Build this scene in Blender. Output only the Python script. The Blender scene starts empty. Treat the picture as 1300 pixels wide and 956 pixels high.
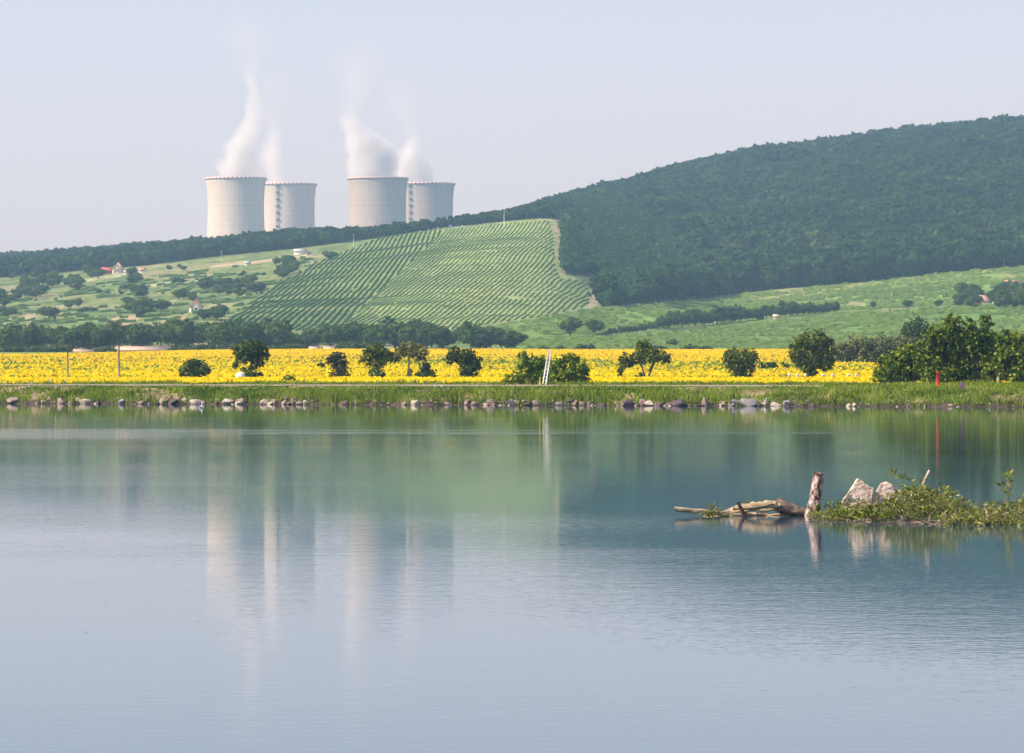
import bpy, math, random
import numpy as np
from mathutils import Vector, Matrix, noise as mnoise

R = math.radians
F, CX, HY, H = 5200.0, 650.0, 475.0, 2.1      # lens scale, eye height above the pond (m)
scene = bpy.context.scene
COL = scene.collection

# ------------------------------------------------------------------ camera
cam_data = bpy.data.cameras.new('camera')
cam_data.sensor_width = 36.0
cam_data.lens = 36.0 * F / 1300.0
cam_data.shift_y = -3.0 / 1300.0
cam_data.clip_start = 0.5
cam_data.clip_end = 20000.0
cam = bpy.data.objects.new('camera', cam_data)
cam.location = (0, 0, H)
cam.rotation_euler = (R(90), 0, 0)
COL.objects.link(cam)
scene.camera = cam

# ------------------------------------------------------------------ light
SUN_AZ, SUN_EL = R(250), R(38)                # azimuth clockwise from +Y
world = bpy.data.worlds.new('World')
scene.world = world
world.use_nodes = True
wn, wl = world.node_tree.nodes, world.node_tree.links
wn.clear()
sky = wn.new('ShaderNodeTexSky')
sky.sky_type = 'NISHITA'
sky.sun_disc = False
sky.sun_elevation = SUN_EL
sky.sun_rotation = SUN_AZ
sky.altitude = 200
sky.air_density = 1.0
sky.dust_density = 1.6
sky.ozone_density = 3.0
SKY_STRENGTH = 0.15
tint = wn.new('ShaderNodeMix'); tint.data_type = 'RGBA'; tint.blend_type = 'MULTIPLY'
tint.inputs[0].default_value = 1.0
tint.inputs[7].default_value = (1.06, 0.885, 1.05, 1)
bg = wn.new('ShaderNodeBackground'); bg.inputs[1].default_value = SKY_STRENGTH
wo = wn.new('ShaderNodeOutputWorld')
wl.new(sky.outputs[0], tint.inputs[6]); veil = wn.new('ShaderNodeMix'); veil.data_type = 'RGBA'; veil.inputs[0].default_value = 0.4
veil.inputs[7].default_value = (3.36, 3.45, 4.15, 1)      # high thin summer haze over the whole sky
wl.new(tint.outputs[2], veil.inputs[6]); wl.new(veil.outputs[2], bg.inputs[0]); wl.new(bg.outputs[0], wo.inputs[0])

sun_data = bpy.data.lights.new('sun', 'SUN')
sun_data.energy = 4.6
sun_data.angle = R(0.5)
sun_data.color = (1.0, 0.91, 0.77)
sun = bpy.data.objects.new('sun', sun_data)
sdir = Vector((math.sin(SUN_AZ) * math.cos(SUN_EL), math.cos(SUN_AZ) * math.cos(SUN_EL), math.sin(SUN_EL)))
sun.rotation_euler = sdir.to_track_quat('Z', 'Y').to_euler()
sun.location = (-60, -40, 90)
COL.objects.link(sun)

vs = scene.view_settings
vs.view_transform = 'Standard'; vs.look = 'None'; vs.gamma = 1.0; vs.use_curve_mapping = False
vs.exposure = 0.4
scene.cycles.max_bounces = 6
scene.cycles.diffuse_bounces = 2
scene.cycles.glossy_bounces = 2
scene.cycles.transmission_bounces = 2
scene.cycles.volume_bounces = 3
scene.cycles.transparent_max_bounces = 8
scene.cycles.use_denoising = True
scene.cycles.volume_max_steps = 128

HAZE_DENSITY = 0.000135

# ------------------------------------------------------------------ helpers
def rng(s): return np.random.default_rng(s)

def _hash(ix, iy, s):
    h = (ix.astype(np.int64) * 374761393 + iy.astype(np.int64) * 668265263 + s * 1274126177) & 0xffffffff
    h = ((h ^ (h >> 13)) * 1274126177) & 0xffffffff
    return ((h ^ (h >> 16)) & 0xffff) / 65535.0

def vn(x, y, s=0):
    x = np.asarray(x, float); y = np.asarray(y, float)
    ix = np.floor(x); iy = np.floor(y); fx = x - ix; fy = y - iy
    fx = fx * fx * (3 - 2 * fx); fy = fy * fy * (3 - 2 * fy)
    a = _hash(ix, iy, s); b = _hash(ix + 1, iy, s); c = _hash(ix, iy + 1, s); d = _hash(ix + 1, iy + 1, s)
    return (a * (1 - fx) + b * fx) * (1 - fy) + (c * (1 - fx) + d * fx) * fy

def fbm(x, y, s=0, o=4):
    t = 0; a = 0.5; n = 0
    for k in range(o):
        t = t + a * vn(x * 2 ** k, y * 2 ** k, s + k * 17); n += a; a *= 0.5
    return t / n

class Acc:
    """collects verts and faces of any size into ONE mesh"""
    def __init__(self): self.V = []; self.n = 0; self.F = []
    def add(self, verts, faces, mat=0):
        verts = np.asarray(verts, float).reshape(-1, 3)
        faces = np.asarray(faces, np.int64)
        self.V.append(verts); self.F.append((faces + self.n, mat)); self.n += len(verts)
    def mesh(self, name, mats, smooth=False):
        me = bpy.data.meshes.new(name)
        V = np.concatenate(self.V)
        lv, ls, mi = [], [], []
        for f, m in self.F:
            lv.append(f.reshape(-1)); ls.append(np.full(len(f), f.shape[1])); mi.append(np.full(len(f), m))
        lv = np.concatenate(lv); ls = np.concatenate(ls); mi = np.concatenate(mi)
        me.vertices.add(len(V)); me.vertices.foreach_set('co', V.astype(np.float32).ravel())
        me.loops.add(len(lv)); me.loops.foreach_set('vertex_index', lv.astype(np.int32))
        me.polygons.add(len(ls))
        me.polygons.foreach_set('loop_start', np.concatenate([[0], np.cumsum(ls)[:-1]]).astype(np.int32))
        me.polygons.foreach_set('material_index', mi.astype(np.int32))
        if smooth is True:
            me.polygons.foreach_set('use_smooth', np.ones(len(ls), bool))
        elif smooth is not False:
            me.polygons.foreach_set('use_smooth', np.isin(mi, smooth))
        for m in mats: me.materials.append(m)
        me.update(calc_edges=True)
        return me
    def build(self, name, mats, parent=None, loc=None, smooth=False):
        if not isinstance(mats, (list, tuple)): mats = [mats]
        o = bpy.data.objects.new(name, self.mesh(name, mats, smooth))
        COL.objects.link(o)
        if parent is not None: o.parent = parent
        if loc is not None: o.location = loc
        return o

def tag(o, label=None, cat=None, group=None, kind=None):
    if label: o['label'] = label
    if cat: o['category'] = cat
    if group: o['group'] = group
    if kind: o['kind'] = kind
    return o

def empty(name, loc, rz=0):
    o = bpy.data.objects.new(name, None)
    o.empty_display_size = 0.3
    o.location = loc; o.rotation_euler = (0, 0, rz)
    COL.objects.link(o)
    return o

def copy_tree(o, parent=None):
    c = o.copy(); COL.objects.link(c)
    if parent is not None: c.parent = parent
    for ch in list(o.children): copy_tree(ch, c)
    return c

def P(px, py, Y):
    return np.array([(px - CX) / F * Y, Y, H - (py - HY) / F * Y])

# ---- primitive shapes
def tube(acc, pts, rad, n=8, mat=0, jit=0.0, seed=0, cap=True):
    pts = np.asarray(pts, float); rad = np.broadcast_to(np.asarray(rad, float), (len(pts),))
    r_ = rng(seed)
    V = []
    for i, p in enumerate(pts):
        t = pts[min(i + 1, len(pts) - 1)] - pts[max(i - 1, 0)]
        t = t / (np.linalg.norm(t) + 1e-9)
        a = np.array([0, 1.0, 0]) if abs(t[1]) < 0.9 else np.array([1.0, 0, 0])
        u = np.cross(t, a); u /= np.linalg.norm(u); v = np.cross(t, u)
        for k in range(n):
            th = 2 * math.pi * k / n
            q = rad[i] * (1 + jit * (r_.random() - 0.5))
            V.append(p + q * (math.cos(th) * u + math.sin(th) * v))
    Q = [[i * n + k, i * n + (k + 1) % n, (i + 1) * n + (k + 1) % n, (i + 1) * n + k] for i in range(len(pts) - 1) for k in range(n)]
    b = acc.n
    acc.add(V, Q, mat)
    if cap:
        acc.F.append((np.array([[b + k for k in range(n)]]), mat))
        acc.F.append((np.array([[b + (len(pts) - 1) * n + k for k in range(n)][::-1]]), mat))

def box(acc, x0, x1, y0, y1, z0, z1, mat=0):
    V = [(x0, y0, z0), (x1, y0, z0), (x1, y1, z0), (x0, y1, z0), (x0, y0, z1), (x1, y0, z1), (x1, y1, z1), (x0, y1, z1)]
    acc.add(V, [[0, 3, 2, 1], [4, 5, 6, 7], [0, 1, 5, 4], [1, 2, 6, 5], [2, 3, 7, 6], [3, 0, 4, 7]], mat)

def _ico(sub):
    t = (1 + 5 ** 0.5) / 2
    v = [(-1, t, 0), (1, t, 0), (-1, -t, 0), (1, -t, 0), (0, -1, t), (0, 1, t), (0, -1, -t), (0, 1, -t), (t, 0, -1), (t, 0, 1), (-t, 0, -1), (-t, 0, 1)]
    f = [(0, 11, 5), (0, 5, 1), (0, 1, 7), (0, 7, 10), (0, 10, 11), (1, 5, 9), (5, 11, 4), (11, 10, 2), (10, 7, 6), (7, 1, 8), (3, 9, 4), (3, 4, 2), (3, 2, 6), (3, 6, 8), (3, 8, 9), (4, 9, 5), (2, 4, 11), (6, 2, 10), (8, 6, 7), (9, 8, 1)]
    v = [np.array(a, float) / np.linalg.norm(a) for a in v]
    for _ in range(sub):
        nf, c = [], {}
        def mid(a, b):
            k = (min(a, b), max(a, b))
            if k not in c:
                m = v[a] + v[b]; v.append(m / np.linalg.norm(m)); c[k] = len(v) - 1
            return c[k]
        for a, b, d in f:
            ab, bd, da = mid(a, b), mid(b, d), mid(d, a)
            nf += [(a, ab, da), (b, bd, ab), (d, da, bd), (ab, bd, da)]
        f = nf
    return np.array(v), np.array(f)
ICO = {k: _ico(k) for k in (1, 2, 3)}

def nz3(V, sc, s):
    return np.array([mnoise.noise(Vector(tuple(v * sc + s))) for v in V])

def blob(acc, c, r, sub=2, amp=0.25, seed=0, mat=0, sc=1.6):
    v, f = ICO[sub]
    d = 1 + amp * nz3(v, sc, seed * 3.7 + 5)
    acc.add(np.asarray(c) + v * np.asarray(r) * d[:, None], f, mat)

def dirs(r_, n):
    d = r_.normal(size=(n, 3)); return d / np.linalg.norm(d, axis=1)[:, None]

def cards(acc, C, N, size, aspect, r_, mat=0):
    """diamond leaf-shaped faces at C facing N"""
    n = len(C)
    a = dirs(r_, n)
    U = np.cross(N, a); U /= (np.linalg.norm(U, axis=1)[:, None] + 1e-9)
    W = np.cross(N, U); W /= (np.linalg.norm(W, axis=1)[:, None] + 1e-9)
    s = (np.asarray(size) * np.ones(n))[:, None]
    l = s * (0.7 + 0.6 * r_.random((n, 1))); w = l * aspect
    k = N * l * 0.25
    V = np.stack([C - U * l, C + W * w + k * 0.6, C + U * l, C - W * w + k * 0.6], 1).reshape(-1, 3)
    acc.add(V, np.arange(4 * n).reshape(n, 4), mat)

def crown(acc, lobes, leaf, dens, seed, mat=0, core=0.62, aspect=0.6, hollow=0.55):
    """lobes: (cx,cy,cz,rx,ry,rz)"""
    r_ = rng(seed)
    for i, L in enumerate(lobes):
        c = np.array(L[:3]); r = np.array(L[3:6])
        if core > 0: blob(acc, c, r * core, 2, 0.6, seed + i, mat)
        area = 4 * math.pi * ((r[0] * r[1]) ** 1.6 / 3 + (r[0] * r[2]) ** 1.6 / 3 + (r[1] * r[2]) ** 1.6 / 3) ** (1 / 1.6)
        n = max(12, int(dens * area / (leaf * leaf)))
        d = dirs(r_, n)
        # twig clumps: leaves gather round random knots on the lobe
        nk = max(6, n // 14)
        kd = dirs(r_, nk) * (0.72 + 0.42 * r_.random((nk, 1)))
        kk = r_.integers(0, nk, n)
        loose = r_.random(n) < 0.45
        pos = kd[kk] + r_.normal(size=(n, 3)) * 0.13
        rad = hollow + (1 - hollow) * r_.random(n) ** 0.6
        pos[loose] = (d * rad[:, None])[loose]
        N = pos / (np.linalg.norm(pos, axis=1)[:, None] + 1e-6) * 0.7 + dirs(r_, n) * 0.8 + np.array([0, 0, 0.25])
        N /= np.linalg.norm(N, axis=1)[:, None]
        cards(acc, c + pos * r, N, leaf, aspect, r_, mat)

# ------------------------------------------------------------------ materials
def new_mat(name):
    m = bpy.data.materials.new(name); m.use_nodes = True
    nt = m.node_tree; b = nt.nodes.get('Principled BSDF')
    return m, nt, b

def ramp(nt, stops):
    r = nt.nodes.new('ShaderNodeValToRGB')
    e = r.color_ramp.elements
    while len(e) < len(stops): e.new(0.5)
    for i, (p, c) in enumerate(stops):
        e[i].position = p; e[i].color = (*c, 1)
    return r

def mat_noise(name, stops, scale=5, rough=0.85, coord='Object', bump=0.0, bscale=None, detail=6, stretch=None, spec=0.3, contrast=None):
    m, nt, b = new_mat(name)
    tc = nt.nodes.new('ShaderNodeTexCoord')
    src = tc.outputs[coord]
    if stretch:
        mp = nt.nodes.new('ShaderNodeMapping'); mp.inputs['Scale'].default_value = stretch
        nt.links.new(src, mp.inputs[0]); src = mp.outputs[0]
    n = nt.nodes.new('ShaderNodeTexNoise'); n.inputs['Scale'].default_value = scale; n.inputs['Detail'].default_value = detail
    n.inputs['Roughness'].default_value = 0.6
    nt.links.new(src, n.inputs['Vector'])
    r = ramp(nt, stops); nt.links.new(n.outputs[0], r.inputs[0]); nt.links.new(r.outputs[0], b.inputs['Base Color'])
    b.inputs['Roughness'].default_value = rough
    b.inputs['Specular IOR Level'].default_value = spec
    if bump:
        n2 = nt.nodes.new('ShaderNodeTexNoise'); n2.inputs['Scale'].default_value = bscale or scale * 3; n2.inputs['Detail'].default_value = 6
        nt.links.new(src, n2.inputs['Vector'])
        bp = nt.nodes.new('ShaderNodeBump'); bp.inputs['Strength'].default_value = bump; bp.inputs['Distance'].default_value = 0.05
        nt.links.new(n2.outputs[0], bp.inputs['Height']); nt.links.new(bp.outputs[0], b.inputs['Normal'])
    return m

def mat_leaf(name, c1, c2, c3=None, trans=0.3, world_scale=None, obj_random=False, wi=0.5):
    m, nt, b = new_mat(name)
    g = nt.nodes.new('ShaderNodeNewGeometry')
    r = ramp(nt, [(0.0, c1), (0.75, c2), (1.0, c3 or c2)])
    fac = g.outputs['Random Per Island']
    if obj_random or world_scale:
        ma = nt.nodes.new('ShaderNodeMath'); ma.operation = 'MULTIPLY_ADD'; ma.inputs[1].default_value = wi
        nt.links.new(fac, ma.inputs[0])
        if obj_random:
            oi = nt.nodes.new('ShaderNodeObjectInfo')
            n = nt.nodes.new('ShaderNodeTexNoise'); n.inputs['Scale'].default_value = 0.012; n.inputs['Detail'].default_value = 3
            nt.links.new(g.outputs['Position'], n.inputs['Vector'])
            mr = nt.nodes.new('ShaderNodeMapRange'); mr.inputs[1].default_value = 0.35; mr.inputs[2].default_value = 0.65; nt.links.new(n.outputs[0], mr.inputs[0])
            mm = nt.nodes.new('ShaderNodeMath'); mm.operation = 'MULTIPLY_ADD'; mm.inputs[1].default_value = 0.6
            nt.links.new(oi.outputs['Random'], mm.inputs[0]); m3 = nt.nodes.new('ShaderNodeMath'); m3.operation = 'MULTIPLY'; m3.inputs[1].default_value = 0.4
            nt.links.new(mr.outputs[0], m3.inputs[0]); nt.links.new(m3.outputs[0], mm.inputs[2]); second = mm.outputs[0]
        else:
            n = nt.nodes.new('ShaderNodeTexNoise'); n.inputs['Scale'].default_value = world_scale
            nt.links.new(g.outputs['Position'], n.inputs['Vector'])
            mr = nt.nodes.new('ShaderNodeMapRange'); mr.inputs[1].default_value = 0.32; mr.inputs[2].default_value = 0.68; nt.links.new(n.outputs[0], mr.inputs[0]); second = mr.outputs[0]
        m2 = nt.nodes.new('ShaderNodeMath'); m2.operation = 'MULTIPLY'; m2.inputs[1].default_value = 1 - wi
        nt.links.new(second, m2.inputs[0]); nt.links.new(m2.outputs[0], ma.inputs[2]); fac = ma.outputs[0]
    nt.links.new(fac, r.inputs[0])
    nt.nodes.remove(b)
    d = nt.nodes.new('ShaderNodeBsdfDiffuse'); t = nt.nodes.new('ShaderNodeBsdfTranslucent')
    nt.links.new(r.outputs[0], d.inputs[0]); nt.links.new(r.outputs[0], t.inputs[0])
    mx = nt.nodes.new('ShaderNodeMixShader'); mx.inputs[0].default_value = trans
    nt.links.new(d.outputs[0], mx.inputs[1]); nt.links.new(t.outputs[0], mx.inputs[2])
    nt.links.new(mx.outputs[0], nt.nodes['Material Output'].inputs[0])
    return m

def mat_flat(name, c, rough=0.7, spec=0.3):
    m, nt, b = new_mat(name)
    n = nt.nodes.new('ShaderNodeTexNoise'); n.inputs['Scale'].default_value = 3.0; n.inputs['Detail'].default_value = 5
    tc = nt.nodes.new('ShaderNodeTexCoord'); nt.links.new(tc.outputs['Object'], n.inputs['Vector'])
    r = ramp(nt, [(0.3, tuple(x * 0.82 for x in c)), (0.7, tuple(min(1, x * 1.08) for x in c))])
    nt.links.new(n.outputs[0], r.inputs[0]); nt.links.new(r.outputs[0], b.inputs['Base Color'])
    b.inputs['Roughness'].default_value = rough; b.inputs['Specular IOR Level'].default_value = spec
    return m

M = {}
M['bark'] = mat_noise('tree_bark', [(0.3, (0.05, 0.035, 0.025)), (0.7, (0.16, 0.12, 0.09))], 6, stretch=(3, 3, 0.6))
M['bark_pale'] = mat_noise('pale_bark', [(0.3, (0.2, 0.16, 0.13)), (0.7, (0.45, 0.38, 0.32))], 6, stretch=(3, 3, 0.6))
M['leaf_dark'] = mat_leaf('dark_leaves', (0.025, 0.055, 0.012), (0.085, 0.14, 0.028), (0.19, 0.24, 0.055))
M['leaf_mid'] = mat_leaf('mid_leaves', (0.03, 0.065, 0.012), (0.15, 0.21, 0.035), (0.33, 0.36, 0.09))
M['leaf_bright'] = mat_leaf('bright_leaves', (0.05, 0.11, 0.012), (0.17, 0.27, 0.03), (0.38, 0.42, 0.06))
M['leaf_olive'] = mat_leaf('olive_leaves', (0.07, 0.095, 0.025), (0.23, 0.25, 0.08), (0.4, 0.38, 0.16))
M['leaf_walnut'] = mat_leaf('walnut_leaves', (0.03, 0.07, 0.008), (0.17, 0.25, 0.025), (0.4, 0.44, 0.07))
M['leaf_brown'] = mat_leaf('brownish_leaves', (0.05, 0.055, 0.025), (0.1, 0.105, 0.04), (0.18, 0.15, 0.08))
M['leaf_far'] = mat_leaf('far_leaves', (0.03, 0.07, 0.016), (0.085, 0.14, 0.03), (0.15, 0.21, 0.05), obj_random=True, trans=0.2)
M['leaf_far_olive'] = mat_leaf('far_olive_leaves', (0.05, 0.08, 0.025), (0.1, 0.14, 0.04), (0.15, 0.19, 0.06), obj_random=True, trans=0.2)
M['leaf_wood'] = mat_leaf('woodland_leaves', (0.008, 0.026, 0.01), (0.04, 0.08, 0.02), (0.14, 0.17, 0.04), obj_random=True, trans=0.15, wi=0.25)
M['leaf_conifer'] = mat_leaf('plantation_leaves', (0.025, 0.075, 0.02), (0.05, 0.12, 0.03), (0.08, 0.17, 0.04), obj_random=True, trans=0.15)
M['vine'] = mat_leaf('vine_leaves', (0.15, 0.24, 0.06), (0.21, 0.32, 0.08), (0.32, 0.4, 0.13), world_scale=0.02, trans=0.15)
M['vine_dark'] = mat_leaf('dark_vine_leaves', (0.08, 0.16, 0.035), (0.13, 0.23, 0.055), (0.34, 0.38, 0.15), world_scale=0.02, trans=0.15)
M['crop'] = mat_leaf('crop_leaves', (0.1, 0.17, 0.02), (0.2, 0.28, 0.035), (0.32, 0.38, 0.06), trans=0.25)
M['petal'] = mat_leaf('sunflower_petals', (0.88, 0.58, 0.002), (0.94, 0.7, 0.003), (0.96, 0.78, 0.006), trans=0.2)
M['petal_far'] = mat_leaf('golden_petals', (0.88, 0.52, 0.002), (0.94, 0.65, 0.003), (0.96, 0.73, 0.006), trans=0.2)
M['seed'] = mat_flat('sunflower_centre', (0.22, 0.13, 0.02), 0.9)
M['grass'] = mat_leaf('grass_blades', (0.06, 0.12, 0.01), (0.28, 0.37, 0.035), (0.55, 0.47, 0.2), trans=0.35, world_scale=0.45, wi=0.45)
M['grass_dark'] = mat_leaf('weed_leaves', (0.05, 0.1, 0.01), (0.1, 0.19, 0.02), (0.2, 0.26, 0.05), trans=0.3)

# ------------------------------------------------------------------ terrain
def shore(X): return 275.0 - 0.45 * X + 1.1 * (fbm(np.asarray(X) * 0.12, 0.3 + 0 * np.asarray(X), 5) - 0.5) * 2 + 0.5 * (vn(np.asarray(X) * 0.8, 0 * np.asarray(X), 9) - 0.5)

KX = np.array([-1800, -200, 0, 200, 400, 560, 640, 700, 760, 900, 1100, 1300, 1500, 3100], float)
TAB = {   # ground elevation curves by distance
 950:  [458, 458, 457, 454, 451, 451, 451, 452, 452, 452, 451, 451, 451, 451],
 1100: [449, 449, 449, 447, 446, 446, 446, 446, 446, 446, 445, 445, 445, 445],
 1300: [428, 426, 424, 422, 419, 418, 419, 422, 426, 428, 424, 420, 418, 418],
 1600: [405, 398, 395, 388, 370, 352, 350, 352, 374, 397, 385, 372, 370, 375],
 1800: [388, 378, 376, 362, 342, 320, 313, 312, 345, 385, 363, 346, 345, 355],
 2000: [365, 360, 357, 338, 314, 291, 284, 280, 304, 348, 330, 314, 312, 330],
 2400: [355, 352, 350, 331, 311, 299, 286, 270, 264, 275, 246, 224, 222, 240],
 2700: [348, 344, 343, 328, 309, 299, 285, 266, 253, 237, 204, 182, 182, 208],
 3000: [345, 340, 336, 326, 308, 300, 285, 266, 253, 218, 182, 164, 167, 200],
}
YK = sorted(TAB)
YS = np.concatenate([np.arange(-60, 236, 16), np.arange(236, 250, 2), np.arange(250, 330, 0.55), np.arange(330, 1000, 8),
                     np.arange(1000, 3120, 5), np.arange(3120, 4000, 40), np.arange(4000, 6500, 120)]).astype(float)
PXS = np.concatenate([np.arange(-1800, -120, 60), np.arange(-120, 1420, 5), np.arange(1420, 3101, 60)]).astype(float)

def wy(Y): return np.maximum(Y, 240.0)

def smooth_interp(x, xp, fp):
    return np.interp(x, xp, fp)

def field_z(X, Y):
    return np.interp(Y, [285, 380, 950], [0.05, 0.48, 6.4])

def bank_z(d):
    return np.interp(d, [-60, -8, -3, -1, 0, 0.5, 2.5, 5, 8, 10, 17, 20, 23, 27, 30], [-2.2, -2, -1.2, -.35, 0, .1, .6, 1.0, 1.2, 1.25, 1.33, 1.36, 1.2, 0.3, 0.06])

def build_height():
    px, Yg = np.meshgrid(PXS, YS)
    X = (px - CX) / F * wy(Yg)
    Zk = []
    for y in YK:
        e = np.interp(PXS, KX, TAB[y])
        # smooth along the azimuth
        k = np.exp(-np.linspace(-2, 2, 17) ** 2); k /= k.sum()
        ee = np.interp(np.arange(-200, 3300 - 1600, 5), PXS, e)
        ee = np.convolve(np.pad(ee, 8, 'edge'), k, 'valid')
        e = np.interp(PXS, np.arange(-200, 3300 - 1600, 5), ee)
        Zk.append(H + (HY - e) / F * y)
    Zk = np.array(Zk)
    YK2 = YK + [3700, 4100, 6600]
    Zk = np.vstack([Zk, np.minimum(Zk[-1] * 0.8, 86)[None], np.full((1, Zk.shape[1]), 80.0), np.full((1, Zk.shape[1]), 80.0)])
    Z = np.zeros_like(Yg)
    for j in range(len(PXS)):
        Z[:, j] = np.interp(YS, YK2, Zk[:, j])
    # smoothing along distance in the hills
    m = YS >= 1000
    Yu = np.arange(1000, 4000, 5.0)
    k = np.exp(-np.linspace(-2, 2, 29) ** 2); k /= k.sum()
    for j in range(len(PXS)):
        zz = np.interp(Yu, YS, Z[:, j]); zs = np.convolve(np.pad(zz, 14, 'edge'), k, 'valid')
        Z[m, j] = np.interp(YS[m], np.concatenate([Yu, [4100, 6600]]), np.concatenate([zs, [80, 80]]))
    hill = np.clip((Yg - 1050) / 250, 0, 1) * np.clip((4000 - Yg) / 700, 0, 1)
    Z += hill * ((fbm(X / 45, Yg / 45, 3) - 0.5) * 1.5 + (fbm(X / 160, Yg / 160, 8) - 0.5) * 5.0)
    near = Yg < 955
    fz = field_z(X, Yg)
    d = Yg - shore(X)
    bz = bank_z(d)
    bump = (fbm(X * 0.9, Yg * 0.9, 21) - 0.5) * 0.22 * np.clip(d / 1.0, 0, 1) * np.clip((9.5 - d) / 3, 0, 1)
    zn = np.where(d < 30, bz + bump, np.maximum(fz, 0.02))
    w = np.clip((Yg - 900) / 55, 0, 1)
    Z = np.where(near, zn * (1 - w) + np.where(Yg > 900, Z, 0) * w, Z)
    return px, X, Yg, Z
GPX, GX, GY, GZ = build_height()

def zat(X, Y):
    X = np.atleast_1d(np.asarray(X, float)); Y = np.atleast_1d(np.asarray(Y, float))
    px = X / wy(Y) * F + CX
    j = np.clip(np.searchsorted(PXS, px) - 1, 0, len(PXS) - 2); i = np.clip(np.searchsorted(YS, Y) - 1, 0, len(YS) - 2)
    fx = np.clip((px - PXS[j]) / (PXS[j + 1] - PXS[j]), 0, 1); fy = np.clip((Y - YS[i]) / (YS[i + 1] - YS[i]), 0, 1)
    return (GZ[i, j] * (1 - fx) + GZ[i, j + 1] * fx) * (1 - fy) + (GZ[i + 1, j] * (1 - fx) + GZ[i + 1, j + 1] * fx) * fy

def ground_at(px, py, Y0=1000, Y1=3000):
    """first ground point seen along the line through px,py"""
    Ys_ = np.arange(Y0, Y1, 4.0)
    X = (px - CX) / F * Ys_
    e = HY - (zat(X, Ys_) - H) / Ys_ * F
    k = np.where(e <= py)[0]
    i = k[0] if len(k) else len(Ys_) - 1
    return np.array([X[i], Ys_[i], zat(X[i], Ys_[i])[0]])

def inpoly(px, py, poly):
    inside = np.zeros(np.shape(px), bool)
    n = len(poly)
    for i in range(n):
        x0, y0 = poly[i]; x1, y1 = poly[(i + 1) % n]
        if y0 == y1: continue
        c = ((y0 > py) != (y1 > py)) & (px < (x1 - x0) * (py - y0) / (y1 - y0) + x0)
        inside ^= c
    return inside

# land parcels, outlined on the hillside
VY_MAIN = [(283, 412), (330, 376), (393, 338), (430, 322), (480, 303), (560, 291), (640, 283), (702, 277), (712, 300), (714, 348), (763, 350), (762, 388), (700, 400), (560, 420), (400, 422)]
WOOD_RIGHT = [(722, 200), (716, 300), (716, 349), (764, 350), (763, 390), (860, 382), (1000, 366), (1100, 358), (1200, 346), (1300, 338), (1500, 318), (3100, 300), (3100, 60), (722, 60)]
PLANT = [(722, 262), (800, 256), (850, 300), (890, 350), (880, 372), (770, 392), (763, 350), (716, 349), (716, 300)]
FIELD_UP = [(765, 391), (860, 384), (1000, 367), (1100, 359), (1200, 347), (1300, 339), (1500, 320), (1500, 372), (1300, 384), (1205, 388), (1060, 396), (900, 412), (770, 426), (640, 428), (560, 424), (700, 402)]
FIELD_LOW = [(640, 432), (770, 430), (900, 417), (1060, 400), (1205, 391), (1500, 380), (1500, 446), (640, 447)]

GE = HY - (GZ - H) / np.maximum(GY, 1) * F          # py of every ground vertex

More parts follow.
